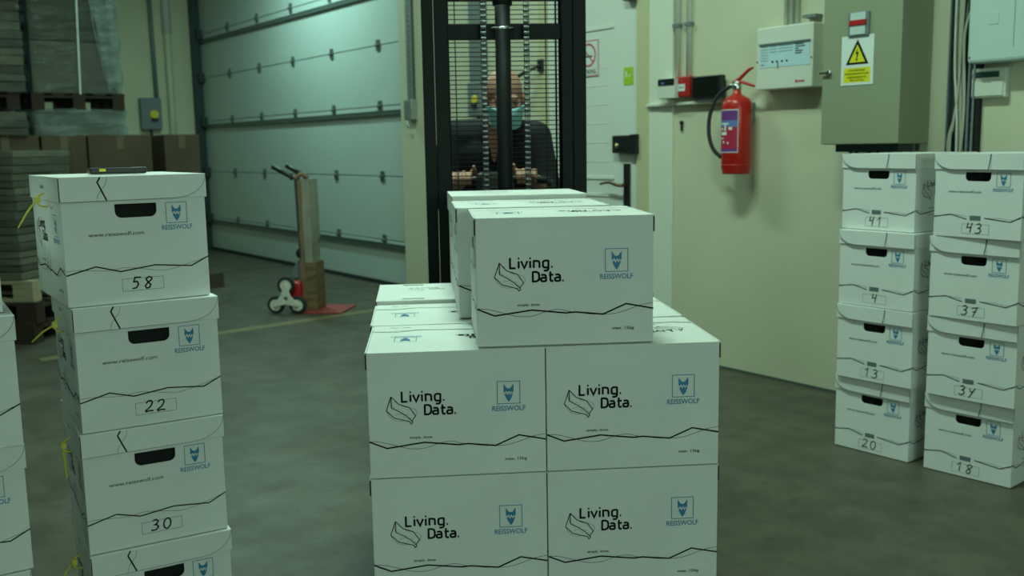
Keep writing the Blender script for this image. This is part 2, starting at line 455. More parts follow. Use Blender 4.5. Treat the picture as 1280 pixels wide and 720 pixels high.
bm = bmesh.new(); ribbon(bm, [(-4.048, 1.605), (-4.008, 1.605)], .004, FW(WR - .0585)); FLATS.append(bm); obj('call_print', bm, M_INK, cp)
bm = bmesh.new(); lathe(bm, [(.006, 0), (.006, .003)], 12, Matrix.Translation((-4.027, WR - .055, 1.645)) @ Matrix.Rotation(PI / 2, 4, 'X')); obj('call_led', bm, M_PINK, cp)
mo = on('wall_monitor', 'small black screen mounted on the wall left of the red extinguisher', 'monitor')
obj('monitor_case', B(-3.942, -3.728, WR - .065, WR - .02, 1.538, 1.66), M_BLKPL, mo, bevel=.006)
obj('monitor_screen', B(-3.928, -3.745, WR - .067, WR - .064, 1.55, 1.652), material('screen', (.008, .01, .01), .15), mo)
obj('monitor_bracket', B(-3.93, -3.75, WR - .05, WR, 1.522, 1.56), M_GREYP, mo)
kh = on('wall_hook', 'small dark key-shaped hook stuck on the wall below the red call point', 'hook')
bm = bmesh.new(); lathe(bm, [(.011, 0), (.013, .012), (.009, .016)], 14, Matrix.Translation((-4.07, WR, 1.408)) @ Matrix.Rotation(PI / 2, 4, 'X')); obj('hook_head', bm, M_BLKPL, kh)
obj('hook_stem', B(-4.075, -4.065, WR - .012, WR, 1.36, 1.402), M_BLKPL, kh)

# fire extinguisher
fe = on('fire_extinguisher', 'red fire extinguisher with black hose hanging on the wall', 'extinguisher')
cx, cw = -3.565, WR - .115
T0 = Matrix.Translation((cx, cw, 0))
bm = bmesh.new()
prof = [(.066, 1.130), (.072, 1.121), (.075, 1.128), (.075, 1.142), (.080, 1.150), (.080, 1.475), (.077, 1.497), (.068, 1.515), (.048, 1.530), (.027, 1.54), (.022, 1.548), (.020, 1.575)]
lathe(bm, prof, 40, T0); obj('cylinder_body', bm, M_RED, fe, smooth=True)
bm = bmesh.new()
for r_, z in ((.0805, 1.165),): lathe(bm, [(r_, z), (r_ + .0015, z + .004), (r_, z + .008)], 40, T0)
obj('base_ring', bm, M_RED, fe, smooth=True)
bm = bmesh.new(); lathe(bm, [(.02, 1.565), (.024, 1.57), (.024, 1.59), (.017, 1.60), (.017, 1.612)], 20, T0); box(bm, cx - .045, cx + .012, cw - .011, cw + .011, 1.575, 1.598)
obj('valve', bm, M_CHROME, fe, bevel=.002)
bm = bmesh.new(); tube(bm, [(cx - .03, cw, 1.603), (cx + .02, cw, 1.625), (cx + .075, cw, 1.665), (cx + .105, cw, 1.675)], [.009, .010, .009, .006])
obj('squeeze_lever', bm, M_RED, fe, smooth=True)
bm = bmesh.new(); tube(bm, [(cx - .01, cw, 1.60), (cx + .03, cw, 1.605), (cx + .08, cw, 1.590), (cx + .115, cw, 1.578)], [.009, .009, .008, .006])
obj('carry_handle', bm, M_RED, fe, smooth=True)
bm = bmesh.new(); pts = [(cx - .04, cw, 1.588), (cx - .09, cw - .01, 1.565), (cx - .135, cw - .02, 1.52), (cx - .16, cw - .03, 1.45), (cx - .162, cw - .04, 1.38), (cx - .145, cw - .05, 1.31), (cx - .115, cw - .05, 1.25), (cx - .070, cw - .04, 1.21)]
def smooth_pts(pts, n=5):
    P = [Vector(p) for p in pts]; out = []
    for i in range(len(P) - 1):
        p0, p1, p2, p3 = P[max(i - 1, 0)], P[i], P[i + 1], P[min(i + 2, len(P) - 1)]
        for k in range(n):
            t = k / n
            out.append(.5 * ((2 * p1) + (p2 - p0) * t + (2 * p0 - 5 * p1 + 4 * p2 - p3) * t * t + (3 * p1 - p0 - 3 * p2 + p3) * t ** 3))
    out.append(P[-1]); return out
tube(bm, smooth_pts(pts), .011, 10); obj('hose', bm, M_RUB, fe, smooth=True)
# label: a curved sheet on the cylinder facing the room
def cyl_patch(a0, a1, z0, z1, r, n=14):
    bm = bmesh.new(); rows = []
    for z in (z0, z1): rows.append([bm.verts.new((cx + r * math.cos(a0 + (a1 - a0) * i / n), cw + r * math.sin(a0 + (a1 - a0) * i / n), z)) for i in range(n + 1)])
    for i in range(n): bm.faces.new((rows[0][i], rows[0][i + 1], rows[1][i + 1], rows[1][i]))
    return bm
A0, A1 = -2.45, -.80
lab = obj('label', cyl_patch(A0 - .04, A1 + .04, 1.235, 1.462, .0810), M_PAPER, fe)
obj('label_field', cyl_patch(A0, A1, 1.24, 1.372, .0816), M_REDL, lab); obj('label_band', cyl_patch(A0, A1, 1.405, 1.457, .0816), M_PURP, lab)
obj('label_band', cyl_patch(A0, A1, 1.372, 1.405, .0816), M_LBLUE, lab); obj('label_band', cyl_patch(A0, A1, 1.24, 1.256, .0818), M_PURP, lab)
for (a, b, z0, z1) in ((-2.1, -1.55, 1.328, 1.344), (-1.75, -1.6, 1.35, 1.385), (-1.4, -1.15, 1.355, 1.37), (-2.2, -1.85, 1.355, 1.365), (-2.1, -1.4, 1.383, 1.392), (-1.9, -1.75, 1.285, 1.297), (-1.5, -1.4, 1.28, 1.292), (-2.2, -1.8, 1.308, 1.314)):
    obj('label_print', cyl_patch(a, b, z0, z1, .0822, 6), M_PAPER, lab)
obj('wall_bracket', B(cx - .03, cx + .03, cw + .06, WR, 1.40, 1.50), M_GREYP, fe)

# fire alarm control panel
pn = on('alarm_control_unit', 'white fire alarm control panel with blue display strip beside the grey-green cabinet', 'control panel')
obj('panel_case', B(-3.452, -3.10, WR - .10, WR, 1.557, 1.872), M_WPL, pn, bevel=.006)
pf = WR - .1
obj('display_label', B(-3.428, -3.118, pf - .002, pf + .001, 1.668, 1.783), M_PBLUE, pn)
obj('display_hood', B(-3.43, -3.115, pf - .010, pf + .001, 1.783, 1.790), M_GREYP, pn)
bm = bmesh.new(); F = FW(pf - .003)
for i in range(4): 
    bmx = (-3.345, -3.318, -3.285, -3.255)[i]; fillpoly(bm, circ(bmx, 1.695, .006, 10)[:-1], F)
for i in range(5): ribbon(bm, [(-3.205, 1.772 - i * .011), (-3.205 + (.05, .06, .02, .045, .04)[i], 1.772 - i * .011)], .005, F)
ribbon(bm, [(-3.418, 1.682), (-3.40, 1.682)], .004, F)
FLATS.append(bm); obj('panel_print', bm, M_INK, pn)
bm = bmesh.new()
for c0 in (-3.42, -3.365, -3.31, -3.265):
    for i in range(6):
        if c0 > -3.4 and i > 2: continue
        ribbon(bm, [(c0, 1.773 - i * .014), (c0 + .045, 1.773 - i * .014)], .003, F)
FLATS.append(bm); obj('fine_print', bm, M_GREYP, pn)
bm = bmesh.new(); fillpoly(bm, circ(-3.195, 1.590, .008, 12)[:-1], F); ribbon(bm, [(-3.183, 1.590), (-3.145, 1.590)], .007, F); FLATS.append(bm)
obj('red_badge', bm, M_PINK, pn)
for (u, z) in ((-3.445, 1.70), (-3.108, 1.70)):
    bm = bmesh.new(); lathe(bm, [(.004, 0), (.004, .003)], 10, Matrix.Translation((u, pf, z)) @ Matrix.Rotation(PI / 2, 4, 'X')); obj('screw', bm, M_BLKPL, pn)
bm = bmesh.new(); tube(bm, [(-3.31, pf - .003, 1.69), (-3.31, pf - .006, 1.66)], .003, 6); obj('key', bm, M_CHROME, pn)
for i, u in enumerate((-3.33, -3.295, -3.26)):
    bm = bmesh.new(); tube(bm, [(u, WR - .02, 1.87), (u, WR - .02, 4.6)], .011, 8)
    tag(obj('cable_conduit', bm, M_WPL, None, True), '%s of three slim white conduits entering the top of the alarm panel' % ('leftmost', 'middle', 'rightmost')[i], 'pipe', 'conduits above the alarm panel').matrix_world = ROOM
jb = on('junction_box', 'small grey box between the alarm panel and green cabinet at top', 'box')
obj('box_body', B(-3.20, -3.12, WR - .06, WR, 1.90, 1.915), M_GREYP, jb)

# electrical cabinet
cb = on('electrical_cabinet', 'large grey-green electrical cabinet with yellow warning sign', 'cabinet')
CF = WR - .25
obj('cabinet_body', B(-2.930, -2.527, CF + .018, WR, 1.27, 2.35), M_CAB, cb, bevel=.003)
cd = obj('cabinet_door', B(-2.932, -2.525, CF, CF + .016, 1.272, 2.348), M_CAB, cb, bevel=.003)
bm = bmesh.new(); lathe(bm, [(.013, 0), (.014, .01), (.009, .014)], 16, Matrix.Translation((-2.893, CF, 1.603)) @ Matrix.Rotation(PI / 2, 4, 'X')); box(bm, -2.935, -2.885, CF - .02, CF - .012, 1.599, 1.607)
obj('door_lock', bm, M_CHROME, cd)
ind = obj('indicator_unit', B(-2.794, -2.684, CF - .012, CF, 1.755, 1.868), M_GREYP, cb, bevel=.006)
obj('indicator_face', B(-2.778, -2.700, CF - .016, CF - .011, 1.765, 1.862), M_BPL, ind)
obj('indicator_lens', B(-2.782, -2.696, CF - .022, CF - .010, 1.805, 1.830), M_REDP, ind, bevel=.003)
sg = on('warning_sign', 'white electrical hazard sign with yellow triangle on the cabinet door', 'sign')
obj('sign_plate', B(-2.828, -2.660, CF - .003, CF, 1.540, 1.762), M_PAPER, sg)
M_SY = material('sign_yellow', (.72, .66, .02), .45)
FS = lambda y: (lambda x, z: (-2.744 + (x + 2.759) * 1.13, y, z))
F1, F2, F3 = FS(CF - .0035), FS(CF - .004), FS(CF - .0045)
bm = bmesh.new(); fillpoly(bm, [(-2.812, 1.632), (-2.706, 1.632), (-2.759, 1.745)], F1); FLATS.append(bm); obj('triangle_border', bm, M_INK, sg)
bm = bmesh.new(); fillpoly(bm, [(-2.796, 1.642), (-2.722, 1.642), (-2.759, 1.722)], F2); FLATS.append(bm); obj('triangle_field', bm, M_SY, sg)
bm = bmesh.new(); fillpoly(bm, [(-2.757, 1.708), (-2.768, 1.678), (-2.760, 1.680), (-2.764, 1.656), (-2.768, 1.657), (-2.761, 1.646), (-2.756, 1.659), (-2.760, 1.658), (-2.751, 1.688), (-2.759, 1.686)], F3); FLATS.append(bm); obj('lightning_bolt', bm, M_INK, sg)
bm = bmesh.new(); fillpoly(bm, [(-2.820, 1.552), (-2.698, 1.552), (-2.698, 1.618), (-2.820, 1.618)], F1); FLATS.append(bm); obj('text_field', bm, M_SY, sg)
bm = bmesh.new(); text(bm, 'UWAGA!', -2.797, 1.601, .075, .011, F2); text(bm, 'URZADZENIE ELEKTRYCZNE', -2.814, 1.587, .11, .008, F2); text(bm, 'NIEBEZPIECZENSTWO', -2.803, 1.571, .088, .008, F2); text(bm, 'DLA ZYCIA', -2.79, 1.558, .065, .008, F2); FLATS.append(bm)
obj('sign_text', bm, M_INK, sg)
# cables below the cabinet
for i, (u, r_) in enumerate([(-2.90, .010), (-2.86, .008), (-2.80, .012), (-2.74, .008), (-2.68, .012), (-2.62, .009), (-2.57, .010)]):
    bm = bmesh.new(); tube(bm, smooth_pts([(u, WR - .06 - .02 * (i % 2), 1.30), (u + .01, WR - .07, 1.15), (u - .015 + .01 * i, WR - .05, .9), (u, WR - .04, .02)]), r_, 6)
    tag(obj('cabinet_cable', bm, M_BLKPL if i % 2 else M_GREYP, None, True), 'dark cable hanging from the underside of the green cabinet', 'cable', 'cables under the cabinet').matrix_world = ROOM
obj('gland_plate', B(-2.89, -2.56, CF + .06, WR - .02, 1.235, 1.275), M_DARK, cb)

# cable tray with cables
ct = on('cable_tray', 'open vertical perforated metal cable tray on the wall right of the cabinet', 'tray')
obj('tray_back', B(-2.425, -2.315, WR - .008, WR - .001, .02, 2.8), M_DARK, ct)
obj('tray_side', B(-2.43, -2.424, WR - .035, WR, .02, 2.8), M_GREYP, ct)
hs = [[(-2.318, z), (-2.310, z), (-2.310, z + .022), (-2.318, z + .022)] for z in [1.0 + .042 * i for i in range(24)]]
obj('tray_flange', prism(bmesh.new(), [(-2.33, .02), (-2.298, .02), (-2.298, 2.8), (-2.33, 2.8)], WR - .042, WR - .038, holes=hs), M_GREYP, ct)
obj('tray_flange_back', B(-2.318, -2.282, WR - .03, WR - .001, .02, 2.8), M_FLAT, ct)
M_CBL = material('beige_cable', (.42, .42, .33), .55); M_CBW = material('white_cable', (.55, .58, .52), .5)
paths = [
    ([(-2.405, 2.6), (-2.405, 1.9), (-2.400, 1.6), (-2.385, 1.4), (-2.375, 1.1), (-2.38, .3)], M_CBW, .0085, 0),
    ([(-2.385, 2.6), (-2.390, 1.9), (-2.385, 1.6), (-2.370, 1.4), (-2.36, 1.1), (-2.36, .3)], M_CBL, .009, 0),
    ([(-2.37, 2.6), (-2.375, 1.9), (-2.372, 1.6), (-2.360, 1.4), (-2.35, 1.1), (-2.35, .3)], M_CBL, .009, 1),
    ([(-2.30, 1.86), (-2.325, 1.84), (-2.350, 1.76), (-2.352, 1.65), (-2.342, 1.45), (-2.345, 1.3), (-2.36, 1.1)], M_CBL, .007, 2),
    ([(-2.37, 1.42), (-2.395, 1.36), (-2.415, 1.28), (-2.41, 1.18), (-2.40, .9), (-2.40, .3)], M_CBL, .006, 1),
    ([(-2.35, 2.6), (-2.36, 1.95), (-2.365, 1.75), (-2.372, 1.5), (-2.39, 1.34), (-2.40, 1.2), (-2.38, .3)], M_CBL, .006, 2),
    ([(-2.34, 2.6), (-2.345, 1.95), (-2.35, 1.85), (-2.36, 1.7), (-2.355, 1.3), (-2.34, 1.1), (-2.34, .3)], M_GREYP, .005, 1),
    ([(-2.325, 2.6), (-2.335, 1.95), (-2.338, 1.88), (-2.33, 1.84), (-2.30, 1.82)], M_BLKPL, .005, 2),
    ([(-2.315, 2.6), (-2.328, 1.97), (-2.333, 1.90), (-2.32, 1.86), (-2.29, 1.84)], M_BLKPL, .005, 3),
    ([(-2.395, 2.6), (-2.397, 1.9), (-2.392, 1.6), (-2.378, 1.45), (-2.368, 1.2), (-2.37, .3)], M_CBW, .0055, 2)]
TL = {0: 'leftmost white cable running down in the open wall tray', 3: 'beige cable curving out of the tray into the pale blue box', 4: 'beige cable bulging left near the foot of the tray', 7: 'upper black cable looping into the pale blue box', 8: 'lower black cable looping into the pale blue box'}
for q, (p, m, r_, k) in enumerate(paths):
    bm = bmesh.new(); tube(bm, smooth_pts([(a, WR - .02 - .011 * k, b) for a, b in p]), r_, 8)
    tag(obj('tray_cable', bm, m, None, True), TL.get(q, 'thin cable running down in the open wall tray right of cabinet'), 'cable', 'cables in the wall tray').matrix_world = ROOM
# distribution box, thermostat
db = on('distribution_box', 'pale blue-white distribution box cut by the top right corner of view', 'box')
DF = WR - .12
obj('box_case', B(-2.297, -1.90, DF, WR, 1.607, 2.1), M_BPL, db, bevel=.012)
obj('door_catch', B(-2.205, -2.165, DF - .002, DF, 1.76, 1.81), M_BPL, db, bevel=.001)
obj('cover_strip', B(-2.10, -2.098, DF - .001, DF, 1.66, 2.06), M_GREYP, db)
for u in (-2.285,):
    bm = bmesh.new(); lathe(bm, [(.005, 0), (.005, .002)], 10, Matrix.Translation((u, DF, 1.63)) @ Matrix.Rotation(PI / 2, 4, 'X')); obj('screw', bm, M_GREYP, db)
kp = on('alarm_keypad', 'white keypad with dark green display under the pale blue box', 'keypad')
obj('keypad_body', B(-2.318, -2.165, WR - .035, WR, 1.460, 1.588), M_WPL, kp, bevel=.006)
obj('keypad_flap', B(-2.312, -2.175, WR - .041, WR - .034, 1.468, 1.535), M_WPL, kp, bevel=.003)
obj('keypad_display', B(-2.298, -2.195, WR - .038, WR - .034, 1.547, 1.572), M_LCD, kp)
bm = bmesh.new(); ribbon(bm, [(-2.262, 1.527), (-2.225, 1.527)], .003, FW(WR - .0415)); FLATS.append(bm); obj('keypad_print', bm, M_GREYP, kp)

# isolator switches
def isolator(label, M_):
    e = empty('isolator_switch', label=label, cat='switch'); e.matrix_world = M_
    obj('switch_box', B(-.13, .13, -.12, 0, -.2, .2), M_GREYP, e, bevel=.015)
    bm = bmesh.new(); lathe(bm, [(.055, 0), (.055, .015), (.045, .02)], 18, Matrix.Translation((.03, -.12, -.01)) @ Matrix.Rotation(PI / 2, 4, 'X')); obj('yellow_collar', bm, M_YEL, e)
    obj('switch_knob', B(-.01, .07, -.16, -.12, -.09, -.055), M_BLKPL, e, bevel=.008)
    bm = bmesh.new(); tube(bm, [(0, -.05, -.2), (0, -.05, -.27)], .018); obj('cable_gland', bm, M_BLKPL, e)
    bm = bmesh.new(); tube(bm, [(.10, -.04, .19), (.08, -.035, 1.8)], .028); obj('supply_conduit', bm, M_GREYP, e, True)
    return e
RB = Matrix.Rotation(TH + PI / 2, 4, 'Z')   # facing +u from the far wall
isolator('grey isolator switch with yellow knob on far wall left of garage door', Matrix.Translation(room(UB, 3.91, 1.78)) @ RB)
e2 = isolator('grey isolator switch with yellow knob seen through the mast guard behind person', Matrix.Translation(room(-6.11, WR, 1.64)) @ Matrix.Rotation(TH, 4, 'Z') @ Matrix.Scale(.62, 4))
pp = empty('wall_pipe', label='pale vertical pipe on the far wall between switch and garage door', cat='pipe'); pp.matrix_world = ROOM
bm = bmesh.new(); tube(bm, [(UB + .05, 4.19, 0), (UB + .05, 4.19, 4.7)], .045, 12); obj('pipe', bm, M_WALLB, pp, True)
obj('pipe_sleeve', lathe(bmesh.new(), [(.055, 2.8), (.055, 4.7)], 14, Matrix.Translation((UB + .05, 4.19, 0))), M_WPL, pp, True)
# downpipe behind operator and door-arm
dp = empty('wall_duct', label='grey vertical duct on the wall behind the person, left of the door', cat='duct'); dp.matrix_world = ROOM
obj('duct', B(-6.16, -6.02, WR - .07, WR, 1.75, 4.6), M_GREYP, dp)
ar = empty('coat_hook_arm', label='dark angled metal arm on the door behind the person', cat='bracket'); ar.matrix_world = ROOM
bm = bmesh.new(); tube(bm, [(-5.36, WR - .04, 1.83), (-5.44, WR - .10, 1.79), (-5.56, WR - .16, 1.72)], .012); obj('arm', bm, M_BLKPL, ar); obj('arm_plate', B(-5.385, -5.335, WR - .04, WR - .02, 1.79, 1.87), M_BLKPL, ar)

# yellow line on the floor
yl = bmesh.new()
pts = [(-3.6, 5.80), (-2.11, 6.915), (-1.158, 7.60), (-.55, 7.4), (.4, 6.1)]
a, b = Vector((-2.11, 6.915)), Vector((-1.158, 7.782)); dd = (b - a).normalized(); nn = Vector((-dd.y, dd.x)) * .06
p0, p1 = a - dd * 1.2, b + dd * .45
vs = [yl.verts.new((q.x, q.y, .0015)) for q in (p0 - nn, p1 - nn, p1 + nn, p0 + nn)]; yl.faces.new(vs)
tag(obj('floor_line', yl, material('worn_yellow', (.13, .125, .065), .6, col2=(.19, .165, .06), nscale=9), None), 'worn yellow line painted on the floor behind the hand truck', 'floor marking')

# ------------------------------------------------------------------ ceiling lamps
lamp_mat = material('lamp_tube', (.8, .9, .85), .5, emit=(.66, 1, .8, 6))
for i, (u, w, z, pw, lcol, where) in enumerate(LAMPS):
    e = empty('ceiling_lamp', label='long fluorescent ceiling lamp ' + where, cat='lamp', group='fluorescent ceiling lamps')
    e.matrix_world = Matrix.Translation(room(u, w, z)) @ ROOM
    obj('lamp_housing', B(-.75, .75, -.12, .12, .02, .10), M_WPL, e)
    bm = bmesh.new(); tube(bm, [(-.7, -.05, .0), (.7, -.05, .0)], .014); tube(bm, [(-.7, .05, 0), (.7, .05, 0)], .014); obj('lamp_tube', bm, lamp_mat, e, True)
    bm = bmesh.new(); tube(bm, [(-.5, 0, .1), (-.5, 0, CEIL - z)], .006, 6); tube(bm, [(.5, 0, .1), (.5, 0, CEIL - z)], .006, 6); obj('suspension_wire', bm, M_GALV, e)
    L = bpy.data.lights.new('lamp_light', 'AREA'); L.shape = 'RECTANGLE'; L.size = 1.4; L.size_y = .25; L.energy = pw; L.color = lcol
    lo = bpy.data.objects.new('lamp_light', L); COL.objects.link(lo); lo.parent = e; lo.location = (0, 0, -.03)

# ------------------------------------------------------------------ archive boxes
BW, BD, BH, LH = .40, .335, .2923, .3085      # long side, short side, carton height, lidded height
def stroke_word(bm, glyphs, x, y, s, w, F):
    for g in glyphs:
        for st in g: ribbon(bm, [(x + px * s, y + py * s) for px, py in st], w, F)
def arc(cx, cy, rx, ry, a0, a1, n=8): return [(cx + rx * math.cos(math.radians(a0 + (a1 - a0) * i / n)), cy + ry * math.sin(math.radians(a0 + (a1 - a0) * i / n))) for i in range(n + 1)]
# "Living. Data." in one-weight strokes; units are zoomed photograph units, y down
def dot(x, y): return [(x - 6.5, y), (x + 6.5, y)]
def round_a(x): return [[(x + 3, 314), (x + 32, 313), (x + 42, 320), (x + 45, 332), (x + 45, 372)], [(x + 45, 339), (x + 13, 339), (x + 1, 346), (x, 360), (x + 8, 370), (x + 45, 370)]]
LIV = [[(262, 155), (262, 248), (310, 248)], [(338, 186), (338, 250)], dot(338, 163), [(360, 186), (388, 249), (416, 186)], [(440, 186), (440, 250)], dot(440, 163),
       [(472, 250), (472, 188), (500, 188), (516, 192), (522, 205), (522, 250)],
       [(602, 187), (568, 187), (553, 198), (553, 236), (564, 248), (602, 248)], [(602, 183), (602, 258), (594, 272), (580, 276), (560, 275)], dot(632, 244),
       [(462, 284), (462, 370), (492, 370), (512, 360), (518, 342), (518, 312), (512, 294), (492, 285), (458, 285)],
       *round_a(534), [(618, 284), (618, 360), (625, 370), (645, 370)], [(605, 314), (645, 314)], *round_a(659), dot(730, 368)]
LEAF_T = [[(168, 198), (232, 268), (325, 302), (380, 380), (345, 425), (354, 438), (338, 453), (325, 430), (190, 392), (123, 325), (168, 198)], [(168, 198), (170, 300), (240, 338), (295, 375), (345, 425)]]
LEAF_N = [[(168, 198), (210, 250), (270, 290), (330, 305), (375, 320), (396, 350), (385, 378), (350, 415)], [(123, 325), (145, 370), (185, 410), (230, 423), (270, 420)], [(168, 198), (155, 250), (168, 300)],
          [(190, 290), (198, 302)], [(228, 308), (238, 316)], [(255, 330), (268, 338)], [(200, 370), (225, 358)], [(230, 358), (255, 360)], [(270, 380), (285, 395)], [(300, 362), (320, 378)], [(325, 395), (345, 405)]]
def zx(a): return (600 + a / 7.2 - 595) / 547
def zy(b): return .2923 - (300 + b / 7.2 - 272.5) / 547
ZIG = [(0, zy(603)), (zx(118), zy(668)), (zx(450), zy(625)), (.2013, .0745), (.2221, .0761), (.2849, .0692), (.338, .0918), (.40, .0793)]
THIN = [(0, zy(600)), (zx(60), zy(608)), (zx(180), zy(640)), (zx(300), zy(675)), (zx(400), zy(683)), (zx(480), zy(672)), (zx(600), zy(635)), (zx(700), zy(625)), (.207, .0777), (.236, .0735), (.262, .070), (.305, .0692), (.335, .0755), (.37, .0875), (.40, .0925)]
def fx(s): return (640 + s / 3.427 - 595) / 547
def wolf(bm, x, z, F, s=.0515, line=.0016):
    """square frame with the head inside; x, z is its lower left corner"""
    ribbon(bm, [(x, z), (x + s, z), (x + s, z + s), (x, z + s), (x, z)], line, F)
    P = lambda a, b: (x + a * s, z + b * s)
    for poly in ([(.28, .90), (.28, .55), (.33, .48), (.37, .56), (.42, .56), (.46, .46), (.50, .56), (.50, .68), (.42, .70)],
                 [(.72, .90), (.58, .70), (.50, .68), (.50, .56), (.54, .56), (.58, .46), (.63, .56), (.67, .48), (.72, .55)],
                 [(.30, .44), (.35, .42), (.38, .50), (.46, .37), (.52, .50), (.59, .37), (.64, .50), (.67, .43), (.70, .46), (.60, .20), (.50, .07), (.40, .22)]):
        fillpoly(bm, [P(*p) for p in poly], F)
    text(bm, 'REISSWOLF', x - .012, z - .0165, s + .024, .0115, F)
def living_art(body, F):
    bmk, bml, bmz, bmb = (bmesh.new() for _ in range(4))
    for st in LIV: ribbon(bmk, [(zx(a), zy(b)) for a, b in st], .0045, F)
    for nm, tx, a in (('slogan', 'simply. done.', (zx(322), zy(587), .052, .0055)), ('weight_mark', 'max. 15kg', (.306, .0335, .050, .0065))):
        b = bmesh.new(); text(b, tx, *a, F); FLATS.append(b); obj(nm, b, M_INK, body)
    for st in LEAF_T: ribbon(bml, [(zx(a), zy(b)) for a, b in st], .0019, F)
    for st in LEAF_N: ribbon(bml, [(zx(a), zy(b)) for a, b in st], .0006, F)
    ribbon(bmz, ZIG, .0034, F); ribbon(bmz, smooth2(THIN), .0010, F)
    wolf(bmb, .2905, .166, F)
    put_print(body, bmk, bmz, bmb, bml)
def put_print(body, bmk, bmz, bmb, bml=None):
    for nm, b, m in (('lettering', bmk, M_INK), ('leaf_drawing', bml, M_INK), ('zigzag_line', bmz, M_INK), ('animal_emblem', bmb, M_BLUE)):
        if b is not None: FLATS.append(b); obj(nm, b, m, body)
def smooth2(p): return [(q.x, q.y) for q in smooth_pts([(a, b, 0) for a, b in p], 3)]
def www_art(body, F, variant='a'):
    bmk, bmz, bmb = (bmesh.new() for _ in range(3))
    text(bmk, 'www.reisswolf.com', .055, .166, .128, .009, F)
    wolf(bmb, .238, .190, F, .050)
    D = BD
    if variant == 'a':
        ribbon(bmz, [(0, .078), (.2 * D, .095), (.365 * D, .079), (.61 * D, .089), (.87 * D, .080), (D, .101)], .0031, F)
        ribbon(bmz, smooth2([(0, .089), (.1 * D, .089), (.28 * D, .083), (.40 * D, .088), (.55 * D, .080), (.68 * D, .074), (.85 * D, .086), (D, .100)]), .0008, F)
    else:
        ribbon(bmz, [(0, .074), (.2 * D, .086), (.38 * D, .071), (.39 * D, .073)], .0031, F); ribbon(bmz, [(.59 * D, .077), (.88 * D, .067), (D, .087)], .0031, F)
        ribbon(bmz, smooth2([(0, .078), (.12 * D, .080), (.25 * D, .086), (.39 * D, .080)]), .0008, F); ribbon(bmz, smooth2([(.59 * D, .076), (.75 * D, .079), (.9 * D, .074), (D, .083)]), .0008, F)
    put_print(body, bmk, bmz, bmb)
EPS = .0008
def F_front(x, z): return (x, -EPS, z)                     # face looking to -y
def F_right(w): return lambda x, z: (w + EPS, x, z)        # face looking to +x, read from outside
def F_left(l): return lambda x, z: (-EPS, l - x, z)        # face looking to -x
def F_back(l): return lambda x, z: (0, 0, 0)
def hole_poly(cx, z0=.208, w=.097, h=.033, r=.015):
    return [(cx - w / 2, z0 + h), (cx - w / 2, z0 + r), *[(cx - w / 2 + r + r * math.cos(a), z0 + r + r * math.sin(a)) for a in (PI * 1.15, PI * 1.3, PI * 1.4)], (cx - w / 2 + r, z0),
            (cx + w / 2 - r, z0), *[(cx + w / 2 - r + r * math.cos(a), z0 + r + r * math.sin(a)) for a in (PI * 1.6, PI * 1.7, PI * 1.85)], (cx + w / 2, z0 + r), (cx + w / 2, z0 + h)]
def rect(x0, x1, z0, z1): return [(x0, z0), (x1, z0), (x1, z1), (x0, z1)]
RZ = lambda a: Matrix.Rotation(a, 4, 'Z')

def body_mesh(X, Y, H, short_faces, top=False):
    """hollow carton X by Y by H with hand holes in the short faces ('y': front/back, 'x': left/right)"""
    t = .004; g = .0028; bm = bmesh.new()
    hf = [hole_poly(X / 2)] if short_faces == 'y' else []
    hs_ = [hole_poly(Y / 2)] if short_faces == 'x' else []
    prism(bm, rect(0, X, g, H), 0, t, holes=hf)
    prism(bm, rect(0, X, g, H), Y - t, Y, holes=hf)
    prism(bm, rect(t, Y - t, g, H), 0, t, Matrix.Translation((X, 0, 0)) @ RZ(PI / 2), holes=hs_)
    prism(bm, rect(t, Y - t, g, H), -t, 0, Matrix.Translation((0, 0, 0)) @ RZ(PI / 2), holes=hs_)
    box(bm, t, X - t, t, Y - t, g, t + .001); box(bm, .009, X - .009, .009, Y - .009, 0, g)
    if top: box(bm, t * .5, X - t * .5, t * .5, Y - t * .5, H - .003, H)
    return bm

proto = {}
def carton_proto():
    """closed carton, long side to the front, its print turned over onto the top"""
    e = empty('archive_carton')
    body = obj('body', body_mesh(BW, BD, BH, 'x', True), M_BOARD, e, bevel=.0012)
    living_art(body, F_front)
    living_art(body, lambda x, z: (BW - x, BD - z, BH + EPS))
    www_art(body, lambda x, z: (-EPS, BD - x, z)); www_art(body, lambda x, z: (BW + EPS, x, z))
    # side flaps folded over the short sides, round at their lower corners
    fl = [(0.006, BH), (.010, BH - .03), (.022, BH - .043), (.04, BH - .047), (BD - .04, BH - .047), (BD - .022, BH - .043), (BD - .010, BH - .03), (BD - .006, BH)]
    bm = bmesh.new(); prism(bm, fl, -.0035, -.0005, Matrix.Translation((BW, 0, 0)) @ RZ(PI / 2)); obj('side_flap', bm, M_BOARD, e)
    bm = bmesh.new(); prism(bm, fl, .0005, .0035, RZ(PI / 2)); obj('side_flap', bm, M_BOARD, e)
    for sx in (-.0037, BW + .0007): obj('flap_edge', B(sx, sx + .003, .002, .0058, BH - .038, BH - .004), M_EDGE, e)
    return e
